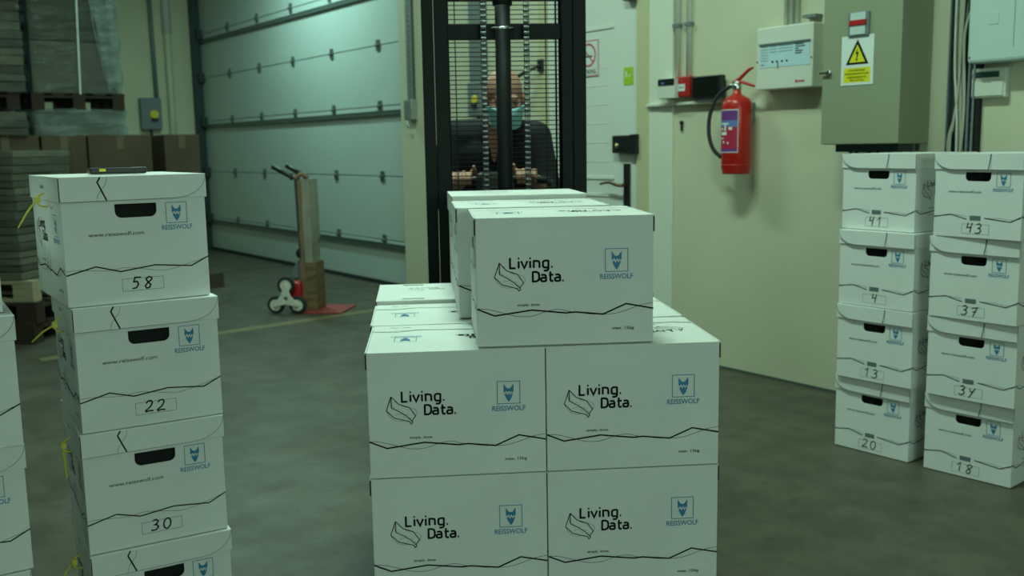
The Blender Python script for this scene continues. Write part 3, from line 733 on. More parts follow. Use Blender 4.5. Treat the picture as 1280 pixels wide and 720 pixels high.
def lid_parts(X, Y, H, curl, e, slots='x', xprint=True):
    """lid tray: top board, skirts; curl = 'right' or 'left' lower corner of the front flap is rounded; slots lie along these edges of the top"""
    o = .004; s = .058; t = .003
    bm = bmesh.new()
    if slots == 'x':  # slots along the left and right edge
        sl = [rect(.012, .018, Y * a, Y * a + .026) for a in (.24, .66)] + [rect(X - .018, X - .012, Y * a, Y * a + .026) for a in (.24, .66)]
    else: sl = [rect(X * a, X * a + .066, b, b + .017) for a in (.18, .62) for b in (.014, Y - .031)]
    RX = Matrix(((1, 0, 0, 0), (0, 0, 1, 0), (0, -1, 0, H), (0, 0, 0, 1)))    # x/z polygon laid flat
    prism(bm, rect(-o, X + o, -o, Y + o), 0, t, RX, holes=sl)
    prism(bm, rect(-o, X + o, H - s, H - .0005), -o, -o + t)
    prism(bm, rect(-o, X + o, H - s, H - .0005), Y + o - t, Y + o)
    box(bm, -o, -o + t, -o + t, Y + o - t, H - s, H - .0005); box(bm, X + o - t, X + o, -o + t, Y + o - t, H - s, H - .0005)
    lid = obj('lid', bm, M_BOARD, e, bevel=.001)
    # front flap, proud of the skirt
    r = .058; z0 = H - s - .001; z1 = H
    ax = X + o - .002
    cv = [(ax - .075 + .075 * math.sin(a), z1 - .056 * math.cos(a) - .002) for a in [i * PI / 2 / 7 for i in range(8)]]
    poly = [(-o + .001, z0), *cv, (ax, z1), (-o + .001, z1)]
    if curl == 'left': poly = [(X - p[0], p[1]) for p in poly][::-1]
    bm = bmesh.new(); prism(bm, poly, -o - .0055, -o - .0025); obj('front_flap', bm, M_BOARD, lid, bevel=.0006)
    bm = bmesh.new(); F = lambda x, z: (x, -o - .0060, z); zt = H - .001
    if xprint:
        m = (lambda p: p) if curl == 'right' else (lambda p: (X - p[0], p[1]))
        if curl == 'right':
            ribbon(bm, [(.265 * X, H - .002), (.245 * X, H - .014), (.30 * X, H - .057)], .0036, F)
            ribbon(bm, smooth2([(.31 * X, H - .002), (.30 * X, H - .018), (.25 * X, H - .04), (.235 * X, H - .057)]), .0008, F)
        else:
            ribbon(bm, [(.655 * X, H - .002), (.625 * X, H - .057)], .0030, F)
            ribbon(bm, smooth2([(.64 * X, H - .002), (.655 * X, H - .03), (.65 * X, H - .057)]), .0008, F)
    FLATS.append(bm); obj('lid_print', bm, M_INK, lid); bm = bmesh.new()
    ribbon(bm, [((X - p[0]) if curl == 'left' else p[0], p[1] + .0008) for p in [(-o + .002, z0)] + cv], .0011, F); FLATS.append(bm); obj('flap_shadow_line', bm, material('flap_shadow_tone', (.16, .17, .14), .8), lid); bm = bmesh.new()  # shadow gap along the flap's curved edge, painted as a thin dark line
    ribbon(bm, [(-o + .0012, H - .002), (-o + .0012, H - .057)] if curl == 'right' else [(X + o - .0012, H - .002), (X + o - .0012, H - .057)], .0022 if curl == 'right' else .001, F)
    FLATS.append(bm); obj('edge_line', bm, M_INK, lid)
    return lid
DIG = {'0': [arc(.5, .5, .38, .48, 100, 470, 14)], '1': [[(.15, .65), (.55, 1), (.5, 0)]], '2': [[(.1, .78), (.3, .97), (.62, .98), (.78, .78), (.6, .45), (.1, .12), (.2, .02), (.5, .1), (.95, .05)]],
       '3': [[(.15, .9), (.5, 1), (.75, .82), (.6, .6), (.35, .52), (.65, .48), (.82, .28), (.6, .05), (.2, .02), (.05, .12)]], '4': [[(.25, 1), (.15, .5), (.75, .55)], [(.75, 1), (.62, 0)]],
       '5': [[(.95, .95), (.3, .98), (.2, .6), (.55, .62), (.72, .35), (.5, .06), (.1, .02)]], '7': [[(.1, .8), (.8, .95), (.4, 0)], [(.25, .45), (.75, .5)]],
       '8': [[(.85, .9), (.5, 1), (.22, .82), (.4, .58), (.75, .3), (.65, .05), (.35, .0), (.18, .2), (.45, .5), (.8, .72), (.85, .9)]],
       'y': [[(.1, .85), (.3, .5), (.7, .6)], [(.85, .95), (.2, -.15)]], 'H': [[(.2, 1), (.15, .5), (.75, .55)], [(.75, 1.05), (.68, 0)]]}
def number_art(bm, s, x, z, h, F, w=.0022):
    n = len(s)
    for i, ch in enumerate(s):
        for st in DIG[ch]: ribbon(bm, [(x + (i * 1.0 + p[0] * .8 + .12 * p[1]) * h, z + p[1] * h + .002 * math.sin(i * 2 + 1)) for p in st], w, F)
meshcache = {}
def scribble(bm, F, seed, x0, x1, z0, z1, n=5):
    r = random.Random(seed)
    for i in range(n):
        x = x0 + (x1 - x0) * i / n; w = (x1 - x0) / n * .8
        ribbon(bm, [(x + r.uniform(0, w), z0 + (z1 - z0) * r.uniform(0, 1)) if k % 2 else (x + r.uniform(0, w), z0 if k % 4 else z1) for k in range(4)], .0018, F)
def lidded_box(number, loc, yaw, label, group, variant, flat=False):
    """upright box with lid, short side to the front"""
    key = variant
    if key not in proto:
        e = empty('archive_box')
        body = obj('body', body_mesh(BD, BW, LH - .004, 'y'), M_BOARD, e, bevel=.0012)
        www_art(body, F_front, variant)
        # long sides carry the large print
        living_art(body, lambda x, z: (-EPS, BW - x, z)); living_art(body, lambda x, z: (BD + EPS, x, z))
        bm = bmesh.new(); x0, x1, z0, z1 = (.37 * BD, .66 * BD, .030, .060) if variant == 'a' else (.34 * BD, .65 * BD, .018, .053)
        ribbon(bm, [(x0, z0), (x1, z0), (x1, z1), (x0, z1), (x0, z0)], .0008, F_front); FLATS.append(bm); obj('number_frame', bm, M_INK, e)
        if variant == 'b':
            bm = bmesh.new(); fillpoly(bm, rect(.425 * BD, .55 * BD, .067, .084), F_front); FLATS.append(bm); obj('grey_sticker', bm, material('grey_print', (.13, .16, .17), .6), e)
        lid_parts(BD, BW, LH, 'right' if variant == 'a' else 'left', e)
        # files inside as a near-black block, the shade behind the hand hole painted in
        obj('hole_shade_block', B(.012, BD - .012, .03, BW - .03, .006, .285), M_FLAT, e)
        proto[key] = e; r = e
    else: r = copy_tree(proto[key])
    for ch in list(r.children):   # numbers and ties belong to one box only
        if ch.name.startswith(('handwritten_number', 'zip_tie', 'side_scribble', 'smudge')):
            for g in list(ch.children): bpy.data.objects.remove(g)
            bpy.data.objects.remove(ch)
    if number:
        bm = bmesh.new()
        zz = .033 if variant == 'a' else .020; hh = .028 if variant == 'a' else .036
        number_art(bm, number, (.43 - .05 * (variant == 'b')) * BD if len(number) > 1 else .45 * BD, zz, hh, F_front, .0037); FLATS.append(bm)
        obj('handwritten_number', bm, M_PEN, r)
    r.location = loc; r.rotation_euler = (0, 0, yaw)
    tag(r, label, 'box', group)
    return r

# left stack, bottom to top
LS = [((-1.043, 2.296), 30.0, '', 'lowest lidded box of the left stack, its front cut off by the picture edge', 0), ((-1.046, 2.296), 29.9, '30', 'lidded box numbered 30, third from the top in the left stack', 1),
      ((-1.038, 2.292), 31.0, '22', 'lidded box numbered 22, second from the top in the left stack', 2), ((-1.045, 2.288), 34.0, '58', 'lidded box numbered 58 on top of the left stack, under the black scanner', 3)]
def zip_tie(parent, dirn):
    """yellow tie looped through the lid and the side wall, its tail hanging off the left side"""
    bm = bmesh.new()
    y = BW * .33
    tube(bm, smooth_pts([(-.012, y + .006, LH - .04), (-.03, y, LH - .05), (-.026, y - .012, LH - .068), (-.008, y - .006, LH - .072)]), .0022, 6)
    o = obj('zip_tie', bm, M_TIE, parent, True)
    bm = B(-.034, -.022, y - .008, y + .008, LH - .062, LH - .048); obj('tie_head', bm, M_TIE, o)
    bm = bmesh.new(); a = Vector((-.03, y, LH - .055)); b = a + Vector(dirn); tube(bm, [a, (a + b) / 2 + Vector((0, 0, .004)), b], [.0026, .0026, .002], 6); obj('tie_tail', bm, M_TIE, o)
    bm = bmesh.new(); ribbon(bm, smooth2([(0, 0), (.03, -.01), (.06, -.012), (.09, -.004)]), .0012, lambda x, z: (-.007, y - x, LH - .062 + z)); FLATS.append(bm); obj('tie_thread', bm, M_INK, o)
for (p, yaw, num, lab, k) in LS:
    b = lidded_box(num, (p[0], p[1], k * LH), math.radians(yaw), lab, 'left stack of lidded archive boxes', 'a')
    if k == 0: b0 = b
for i, (nm, dirn) in enumerate([(0, (-.055, .0, -.075)), (1, (.002, -.02, -.08)), (2, (-.05, .02, -.04)), (3, (-.045, .0, -.065))]):
    bx_ = [o for o in bpy.data.objects if o.parent is None and o.name.startswith('archive_box') and o.get('group') == 'left stack of lidded archive boxes' and abs(o.location.z - nm * LH) < .01][0]
    zip_tie(bx_, dirn)
    bm = bmesh.new(); scribble(bm, lambda x, z: (-.0012, BW - x, z), i, .12, .22, .06, .13, 4); text(bm, 'REISSWOLF', .18, LH - .03, .05, .008, lambda x, z: (-.0068, BW - x, z)); FLATS.append(bm)
    obj('side_scribble', bm, M_PEN, bx_)

# far left stack at the picture edge
fl_lab = {0: 'lidded box at the bottom of the stack at the far left edge', 1: 'lidded box second from bottom in the stack at far left edge', 2: 'lidded box third from bottom in the stack at far left edge', 3: 'topmost lidded box of the stack at the far left edge'}
for k, (cxr, cyr, yw) in enumerate([(-1.163, 2.227, 32), (-1.163, 2.227, 32), (-1.153, 2.23, 32), (-1.178, 2.246, 31)]):
    a = math.radians(yw)
    if k == 2: cxr, cyr = -1.142, 2.215
    if k == 1: cxr, cyr = -1.153, 2.23
    lidded_box('', (cxr - BD * math.cos(a), cyr - BD * math.sin(a), k * LH), a, fl_lab[k], 'far left stack of lidded archive boxes', 'a')

# two stacks on the right
R1 = [((1.370, 4.070), -51.5, '20'), ((1.360, 4.045), -52, '13'), ((1.362, 4.050), -53.5, '4'), ((1.378, 4.085), -56, '41')]
R2 = [((1.617, 3.750), -50, '18'), ((1.603, 3.725), -51, '3y'), ((1.595, 3.715), -53, '37'), ((1.594, 3.700), -56, '43')]
pos = ['lowest', 'second from bottom', 'third from bottom', 'topmost']
for nm, ST in (('inner right stack', R1), ('outer right stack', R2)):
    for k, (p, yw, num) in enumerate(ST):
        lidded_box(num, (p[0], p[1], k * LH), math.radians(yw), 'lidded box numbered %s, %s in the %s' % (num.replace('y', '4'), pos[k], {'inner right stack': 'stack at right nearer the extinguisher', 'outer right stack': 'rightmost stack'}[nm]), nm + ' of lidded archive boxes', 'b')

# load on the stacker
CY = math.radians(5.0)
def lidded_long(loc, yaw, label, group):
    """lidded box turned with its long side to the front"""
    if 'long' not in proto:
        e = empty('archive_box')
        body = obj('body', body_mesh(BW, BD, LH - .004 - .006, 'x'), M_BOARD, e, bevel=.0012)
        living_art(body, F_front); www_art(body, lambda x, z: (-EPS, BD - x, z))
        bmk, bml = bmesh.new(), bmesh.new()
        # lid top print
        H = LH - .006
        FTp = lambda x, z: (.06 + x * .75, .06 + z * .95, H + EPS)
        for st in LIV: ribbon(bmk, [(zx(a), zy(b)) for a, b in st], .0024, FTp)
        for st in LEAF_T: ribbon(bml, [(zx(a), zy(b)) for a, b in st], .0016, FTp)
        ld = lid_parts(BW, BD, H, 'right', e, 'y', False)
        FLATS.append(bmk); FLATS.append(bml); obj('lettering', bmk, M_INK, ld); obj('leaf_drawing', bml, M_INK, ld)
        proto['long'] = e; r = e
    else: r = copy_tree(proto['long'])
    r.location = loc; r.rotation_euler = (0, 0, yaw); return tag(r, label, 'box', group)
TZ = .8373
carton0 = carton_proto(); used = [False]
def carton(loc, yaw, label, group):
    r = carton0 if not used[0] else copy_tree(carton0); used[0] = True
    r.location = loc; r.rotation_euler = (0, 0, yaw); return tag(r, label, 'box', group)
rows = [((-.327, 2.142), 4.7, .4025), ((-.362, 2.484), 5.4, .413), ((-.394, 2.838), 5.5, .418)]
for tier in (1, 2):
    z = TZ - BH * (3 - tier)
    for ri, (p, yw, step) in enumerate(rows):
        a = math.radians(yw)
        for ci in (0, 1):
            x = p[0] + ci * step * math.cos(a); y = p[1] + ci * step * math.sin(a)
            side = ('left', 'right')[ci]; rn = ('front', 'middle', 'rear')[ri]; tn = ('lower', 'upper')[tier - 1]
            lab = '%s white carton in the %s row, %s tier of the central load' % (side, rn, tn)
            if ri == 2: lidded_long((x, y, z), a, lab.replace('carton', 'lidded box'), 'boxes of the central load') if tier == 2 else carton((x, y, z), a, lab, 'boxes of the central load')
            else: carton((x, y, z), a, lab, 'boxes of the central load')
carton((-.079, 2.172, TZ + .0015), math.radians(4.6), 'foremost white carton of the single top tier on the central load', 'boxes of the central load')
carton((-.140, 2.556, TZ + .0015), math.radians(5.2), 'middle white carton of the single top tier on the central load', 'boxes of the central load')
lidded_long((-.172, 2.925, TZ + .0045), math.radians(5.6), 'rear lidded box of the single top tier, nearest the black mast', 'boxes of the central load')

# scanner on the left stack
sc = empty('handheld_scanner', (-1.035, 2.44, 4 * LH + .001), math.radians(30), 'black handheld scanner with yellow button lying on the top left box', 'scanner')
obj('scanner_body', B(0, .135, 0, .06, .001, .017), M_BLKPL, sc, bevel=.005)
obj('scanner_screen', B(.03, .10, .008, .052, .017, .0185), material('glass_black', (.01, .012, .012), .1), sc)
obj('scanner_key', B(.022, .037, -.0015, .006, .008, .0145), M_YEL, sc, bevel=.001)
obj('scanner_grip', B(.004, .131, -.001, .061, .003, .007), M_RUB, sc, bevel=.002)

# ------------------------------------------------------------------ pallet truck (stacker)
LX, LY = -.3266, 2.1542; CA = .0887
STK = Matrix.Translation((LX, LY, 0)) @ RZ(CA)
def stk_pt(x, y, z=0): return STK @ Vector((x, y, z))
MY = 1.28
st = empty('stacker_truck', label='black manual stacker truck with chain mast behind the boxes', cat='stacker'); st.matrix_world = STK
def channel(x0, x1, y0, y1, z0, z1, openside):
    t = .010; bm = bmesh.new()
    box(bm, x0, x1, y0, y0 + t, z0, z1); box(bm, x0, x1, y1 - t, y1, z0, z1)
    if openside > 0: box(bm, x0, x0 + t, y0 + t, y1 - t, z0, z1)
    else: box(bm, x1 - t, x1, y0 + t, y1 - t, z0, z1)
    return bm
obj('outer_mast', channel(.147, .187, MY, MY + .11, .05, 2.05, 1), M_BLACK, st, bevel=.002)
obj('outer_mast', channel(.668, .714, MY, MY + .11, .05, 2.05, -1), M_BLACK, st, bevel=.002)
obj('inner_mast', channel(.190, .236, MY - .005, MY + .085, .15, 2.3, 1), M_BLACK, st, bevel=.002)
obj('inner_mast', channel(.628, .666, MY - .005, MY + .085, .15, 2.3, -1), M_BLACK, st, bevel=.002)
obj('cross_beam', B(.236, .628, MY + .01, MY + .05, 1.655, 1.705), M_BLACK, st, bevel=.002)
obj('cross_beam', B(.236, .628, MY + .01, MY + .05, 1.785, 1.84), M_BLACK, st, bevel=.002)
obj('cross_beam', B(.147, .714, MY + .06, MY + .11, .30, .38), M_BLACK, st, bevel=.002)
bm = bmesh.new(); lathe(bm, [(.027, .2), (.027, 2.0)], 24, Matrix.Translation((.425, MY + .0, 0))); obj('lift_cylinder', bm, M_BLACK, st, True)
bm = bmesh.new(); lathe(bm, [(.034, 1.765), (.034, 1.80)], 24, Matrix.Translation((.425, MY, 0))); obj('cylinder_collar', bm, M_BLACK, st, True)
bm = bmesh.new(); lathe(bm, [(.028, 1.684), (.040, 1.684), (.041, 1.688), (.040, 1.691), (.028, 1.691)], 28, Matrix.Translation((.425, MY, 0))); obj('clamp_ring', bm, M_CHROME, st, True)
def chain(x):
    first = None
    for i in range(64):
        bm = bmesh.new() if first is None else None
        z = .95 + i * .0185
        if first is None:
            for sx in (-.0075, 0, .0075): box(bm, sx - .0014, sx + .0014, -.004, .004, -.0115, .0115)
            lathe(bm, [(.004, -.0105), (.0062, -.009), (.0066, 0), (.0062, .009), (.004, .0105)], 10, Matrix.Translation((0, -.002, 0)) @ Matrix.Rotation(PI / 2, 4, 'Y'))
            ch = empty('lift_chain'); ch.parent = st; ch.location = (x, MY - .02, 0)
            o = obj('chain_link', bm, M_CHAIN, ch, bevel=.0008); first = o
        else: o = first.copy(); COL.objects.link(o); o.parent = ch
        o.location = (0, 0, z)
chain(.357); chain(.504)
gu = empty('mast_guard'); gu.parent = st
obj('guard_frame', tube(bmesh.new(), [(.24, MY + .125, .98), (.625, MY + .125, .98), (.625, MY + .125, 2.0), (.24, MY + .125, 2.0), (.24, MY + .125, .98)], .004, 6), M_BLACK, gu)
w0 = None
for i in range(62):
    if w0 is None: w0 = obj('wire', tube(bmesh.new(), [(.19, MY + .125, 0), (.665, MY + .125, 0)], .0018, 5), M_BLACK, gu); w = w0
    else: w = w0.copy(); COL.objects.link(w); w.parent = gu
    w.location = (0, 0, .99 + i * .0162)
for x in (.265, .589): obj('guard_upright', tube(bmesh.new(), [(x, MY + .128, .98), (x, MY + .128, 2.0)], .0021, 5), M_BLACK, gu)
bm = bmesh.new()
for x in (.09, .53): box(bm, x, x + .16, .12, MY, .055, .105)
obj('fork', B(.10, .26, .10, MY, .06, .108), M_BLACK, st, bevel=.004); obj('fork', B(.56, .72, .10, MY, .06, .108), M_BLACK, st, bevel=.004); bm.free()
for x in (.16, .64): obj('support_leg', B(x - .03, x + .03, .05, MY + .1, .008, .055), M_BLACK, st, bevel=.004)
for x in (.20, .66):
    bm = bmesh.new(); lathe(bm, [(.075, -.022), (.075, .022)], 20, Matrix.Translation((x, MY + .35, .076)) @ Matrix.Rotation(PI / 2, 4, 'Y')); obj('wheel', bm, M_RUB, st)
obj('fork_carriage', B(.18, .68, MY - .03, MY - .006, .06, .45), M_BLACK, st, bevel=.003)
obj('pump_housing', B(.22, .62, MY + .14, MY + .40, .15, .98), M_BLACK, st, bevel=.03)
bm = bmesh.new(); tube(bm, [(.43, MY + .30, .95), (.43, MY + .40, 1.10)], .02); obj('tiller_stem', bm, M_BLACK, st)
bm = bmesh.new(); tube(bm, smooth_pts([(.235, MY + .44, 1.14), (.265, MY + .44, 1.155), (.43, MY + .43, 1.165), (.60, MY + .44, 1.155), (.645, MY + .44, 1.14)]), .014, 10); obj('handlebar', bm, M_BLKPL, st, True)
obj('control_head', B(.345, .49, MY + .36, MY + .46, 1.085, 1.19), M_BLKPL, st, bevel=.02)

def pallet(label, group, L=1.2, Wd=.8, mat=None):
    e = empty('pallet', label=label, cat='pallet', group=group)
    m = mat or M_WOOD
    ys = [0, .175, .35, .525, .70] if Wd > .75 else [0, .2, .4, .6]
    for y, w in zip(ys, (.10,) * 5): obj('deck_board', B(0, L, y * Wd / .8, y * Wd / .8 + w, .122, .144), m, e, bevel=.002)
    for x in (0, .5275 * L / 1.2 * 1.0, L - .145): obj('stringer_board', B(x, x + .145, 0, Wd, .10, .122), m, e)
    for x in (0, L / 2 - .0725, L - .145):
        for y in (0, Wd / 2 - .05, Wd - .1): obj('block', B(x, x + .145, y, y + .1, .022, .10), m, e)
    for y in (0, Wd / 2 - .05, Wd - .1): obj('bottom_board', B(0, L, y, y + .1, 0, .022), m, e)
    return e
p = pallet('wooden pallet carrying the central load of white boxes', None, 1.2, .8)
p.matrix_world = STK @ Matrix.Translation((.81, -.01, .1085)) @ RZ(PI / 2)

# ------------------------------------------------------------------ hand truck for stairs
ht = empty('stair_hand_truck', (-1.60, 7.9, 0), math.radians(-8), 'stair-climbing hand truck with three-wheel stars, wrapped in cardboard, before garage door', 'hand truck')
def star(y, rot, x0, z0, m=M_WPL):
    e = empty('wheel_star'); e.parent = ht; e.location = (x0, y, z0); e.rotation_euler = (0, rot, 0)
    R_ = .104
    arms = [(R_ * math.cos(PI / 2 + k * 2 * PI / 3), R_ * math.sin(PI / 2 + k * 2 * PI / 3)) for k in range(3)]
    outer = []
    for k in range(3):
        a = PI / 2 + k * 2 * PI / 3
        for da in (-.5, -.2, .2, .5): outer.append((arms[k][0] + .014 * math.cos(a + da * 2.2), arms[k][1] + .014 * math.sin(a + da * 2.2)))
        am = a + PI / 3; outer.append((.046 * math.cos(am), .046 * math.sin(am)))
    hole = circ(0, 0, .018, 10)[:-1]
    obj('star_plate', prism(bmesh.new(), outer, -.03, -.018, holes=[hole]), m, e, bevel=.002)
    for k in range(3):
        Mx = Matrix.Translation((arms[k][0], 0, arms[k][1])) @ Matrix.Rotation(PI / 2, 4, 'X')
        bm = bmesh.new(); lathe(bm, [(.046, -.016), (.066, -.016), (.071, -.008), (.071, .008), (.066, .016), (.046, .016), (.046, -.016)], 28, Mx); obj('tyre', bm, M_RUB, e, True)
        bm = bmesh.new(); lathe(bm, [(.012, -.02), (.012, .02)], 12, Mx); lathe(bm, [(.034, -.012), (.047, -.014), (.047, .014), (.034, .012)], 24, Mx)
        for q in range(5): 
            a = q * 2 * PI / 5; tube(bm, [(arms[k][0], 0, arms[k][1]), (arms[k][0] + .04 * math.cos(a), 0, arms[k][1] + .04 * math.sin(a))], .007, 6)
        obj('rim', bm, M_WPL, e)
    return e
star(-.20, 0, -.165, .125); star(.20, .0, -.165, .125, M_GREYP)
obj('battery_box', prism(bmesh.new(), [(-.22, .26), (-.10, .24), (-.09, .36), (-.12, .42), (-.17, .36)], .02, .14), M_GREYP, ht, bevel=.01)
bm = bmesh.new(); ell(bm, Vector((-.13, .08, .455)), (.045, .04, .045)); obj('release_knob', bm, M_RUB, ht, True)
bm = bmesh.new(); tube(bm, [(-.165, -.20, .125), (-.165, .20, .125)], .012); obj('axle', bm, M_GREYP, ht)
bm = bmesh.new(); box(bm, -.19, -.06, -.17, -.05, .08, .25); obj('red_bracket', bm, M_REDP, ht, bevel=.02)
obj('frame_rail', tube(bmesh.new(), [(-.06, -.09, .05), (-.08, -.11, 1.06)], .012), M_DARK, ht); obj('frame_rail', tube(bmesh.new(), [(-.07, .16, .05), (-.09, .16, 1.06)], .012), M_DARK, ht)
obj('toe_plate', B(-.10, .28, -.20, .20, .0, .012), material('dull_red', (.34, .05, .05), .5), ht, bevel=.003)
for y, n_ in ((-.15, 0), (.15, 1)):
    bm = bmesh.new(); tube(bm, [(-.09, y, 1.06), (-.10, y, 1.085), (-.25, y, 1.165)], .019); obj('handle_grip', bm, M_BLKPL, ht, True)
wrapm = material('plastic_wrapped_card', (.33, .33, .27), .3, noise=.3, nscale=7, stretch=(1, 1, .35), bump=.5, bscale=6)
cardm = material('cardboard_sleeve', (.22, .14, .08), .7, noise=.15, nscale=6)
def slab(x0, x1, y0, y1, z0, z1, mat, name, seed=0, amp=.0035):
    bm = bmesh.new(); r = random.Random(seed); n = 12; rings = []
    for i in range(n + 1):
        z = z0 + (z1 - z0) * i / n
        rings.append([bm.verts.new((x + r.uniform(-amp, amp), y + r.uniform(-amp, amp), z)) for x, y in ((x0, y0), (x1, y0), (x1, y1), (x0, y1))])
    for a, b in zip(rings, rings[1:]):
        for k in range(4): bm.faces.new((a[k], a[(k + 1) % 4], b[(k + 1) % 4], b[k]))
    bm.faces.new(rings[0]); bm.faces.new(rings[-1])
    return obj(name, bm, mat, ht)
slab(-.075, -.035, -.11, .10, .015, 1.05, cardm, 'cardboard_sleeve', 1)
slab(-.035, .030, -.11, .09, .36, 1.06, wrapm, 'plastic_wrap', 2)
slab(-.036, .055, -.115, .095, .015, .40, material('brown_sleeve', (.17, .12, .055), .6, noise=.15, nscale=9), 'lower_sleeve', 3)
bm = bmesh.new(); tube(bm, smooth_pts([(-.09, -.10, 1.06), (-.03, -.10, 1.10), (.02, -.10, 1.07)]), .018); obj('tape_end', bm, cardm, ht, True)

# ------------------------------------------------------------------ goods on the left
def goods_carton(u0, u1, w0, w1, z0, z1, label):
    e = empty('cardboard_carton', label=label, cat='carton', group='brown cartons against the far wall'); e.matrix_world = ROOM
    obj('carton_body', B(u0, u1, w0, w1, z0, z1), M_KRAFT, e, bevel=.006)
    obj('carton_flap', B(u0 + .01, u1 - .001, w0 + .01, w1 - .01, z1 - .001, z1 + .006), M_KRAFT, e)
    obj('packing_tape', B(u1, u1 + .0015, (w0 + w1) / 2 - .03, (w0 + w1) / 2 + .03, z1 - .12, z1), material('tape', (.15, .11, .065), .5), e)
    return e
U0 = -9.2
for (w0, w1, nm) in ((1.30, 1.82, 'leftmost'), (1.84, 2.20, 'second from left'), (2.215, 2.76, 'third from left'), (2.875, 3.20, 'rightmost')):
    for lv, (z0, z1) in enumerate(((.15, .80), (.807, 1.445))):
        goods_carton(U0 - .8, U0, w0, w1, z0, z1, 'large brown carton, %s of the row by the far wall, %s layer' % (nm, ('bottom', 'top')[lv]))
for i, w0 in enumerate((1.27, 2.34)):
    p = pallet('dark wooden pallet under the brown cartons, %s one' % ('left', 'right')[i], 'pallets under the brown cartons', 1.0, .88, material('grimy_wood', (.07, .052, .035), .8)); p.matrix_world = ROOM @ Matrix.Translation((U0 - .9, w0, 0)) @ Matrix.Translation((.95, 0, 0)) @ RZ(PI / 2)
def load(label, M_, X, Y, Z, layer, film, seed, lean=0):
    """stretch-wrapped stack of flat cardboard bundles; front looks along +x of M_"""
    r = random.Random(seed)
    e = empty('wrapped_load', label=label, cat='wrapped load'); e.matrix_world = M_
    z = 0; tones = [M_KRAFT2, material('card_dark', (.11, .10, .08), .85, noise=.2, nscale=5), material('card_light', (.17, .15, .115), .85, noise=.15, nscale=5)]
    while z < Z - .02:
        h = min(layer * r.uniform(.8, 1.2), Z - z); dx = r.uniform(0, .015); dy = r.uniform(-.01, .01)
        bm = B(-X + dx, -dx, dy + .01, Y + dy - .01, z, z + h - .006)
        obj('cardboard_bundle', bm, tones[r.randrange(3)], e, bevel=.004); z += h
    bm = bmesh.new(); nu, nz = 40, max(6, int(Z / .06)); rings = []
    for i in range(nz + 1):
        zz = -.01 + (Z + .02) * i / nz; ring = []
        for k in range(nu):
            t = k / nu * 4; s = int(t); f = t - s
            c = [(-X, 0), (0, 0), (0, Y), (-X, Y), (-X, 0)]
            x = c[s][0] + (c[s + 1][0] - c[s][0]) * f; y = c[s][1] + (c[s + 1][1] - c[s][1]) * f
            nx, ny = (0, -1) if s == 0 else (1, 0) if s == 1 else (0, 1) if s == 2 else (-1, 0)
            a = .012 + .010 * math.sin(zz * 23 + t * 9 + seed) + r.uniform(0, .008)
            ring.append(bm.verts.new((x + nx * a, y + ny * a, zz)))
        rings.append(ring)
    for a, b in zip(rings, rings[1:]):
        for k in range(nu): bm.faces.new((a[k], a[(k + 1) % nu], b[(k + 1) % nu], b[k]))
    obj('stretch_wrap', bm, film, e, True)
    return e
def RM(u, w, z): return Matrix.Translation(room(u, w, z)) @ ROOM
load('low film-wrapped load directly under the upper pallet, on the brown cartons', RM(U0 - .02, 1.80, 1.452), .78, .75, .215, .10, M_WRAP3, 3)
load('low film-wrapped load at the left edge under the dark pallet', RM(U0 + .05, .95, 1.452), .78, .80, .215, .07, M_WRAP, 4)
load('tall grey film-wrapped load on the upper pallet by the far wall', RM(U0 - .02, 1.80, 1.812), .78, .735, 1.5, .42, M_WRAP2, 5)
wl = [o for o in bpy.data.objects if o.name == 'wrapped_load.002'][0]
for q, (y0, y1, wd, zt, zb) in enumerate(((.43, .63, .035, 1.5, .02), (.50, .66, .05, 1.5, .05), (.60, .69, .03, 1.5, .10), (.46, .60, .02, 1.3, .3), (.66, .70, .04, 1.4, .0), (.40, .585, .012, 1.5, .12))):
    bm = bmesh.new(); r = random.Random(q); L_ = []
    for i in range(13):
        t = i / 12; y = y0 + (y1 - y0) * t ** .8 + r.uniform(-.008, .008); z = zt + (zb - zt) * t; w_ = wd * (1 - .5 * t) * r.uniform(.8, 1.2)
        L_.append([bm.verts.new((.038 + .006 * (k == 1), y + (k - 1) * w_, z)) for k in range(3)])
    for a, b in zip(L_, L_[1:]):
        for k in range(2): bm.faces.new((a[k], a[k + 1], b[k + 1], b[k]))
    obj('film_fold', bm, M_WRAP4, wl, True)
load('tall film-wrapped load of brown layers at the left edge of view', RM(U0 + .05, .92, 1.812), .78, .835, 1.5, .075, M_WRAP, 6)
M_WOODD = material('dark_pallet_wood', (.035, .022, .014), .8, noise=.2, nscale=6)
for w0, lab in ((1.79, 'dark wooden pallet under the tall grey wrapped load'), (.94, 'dark wooden pallet under the leftmost tall wrapped load')):
    p = pallet(lab, None, .78, .76, M_WOODD); p.matrix_world = RM(U0, w0, 1.667) @ Matrix.Translation((-.78, 0, 0))
bm = bmesh.new(); tube(bm, [(0, .36, .3), (.0, .40, 1.45)], .008, 6)
sp = tag(obj('packing_strap', B(.026, .03, .375, .39, .0, 1.5), M_PAPER, None), 'pale vertical strap down the front of the tall grey wrapped load', 'strap'); sp.matrix_world = RM(U0 - .02, 1.80, 1.812) @ Matrix.Rotation(math.radians(-1.8), 4, 'X'); bm.free()

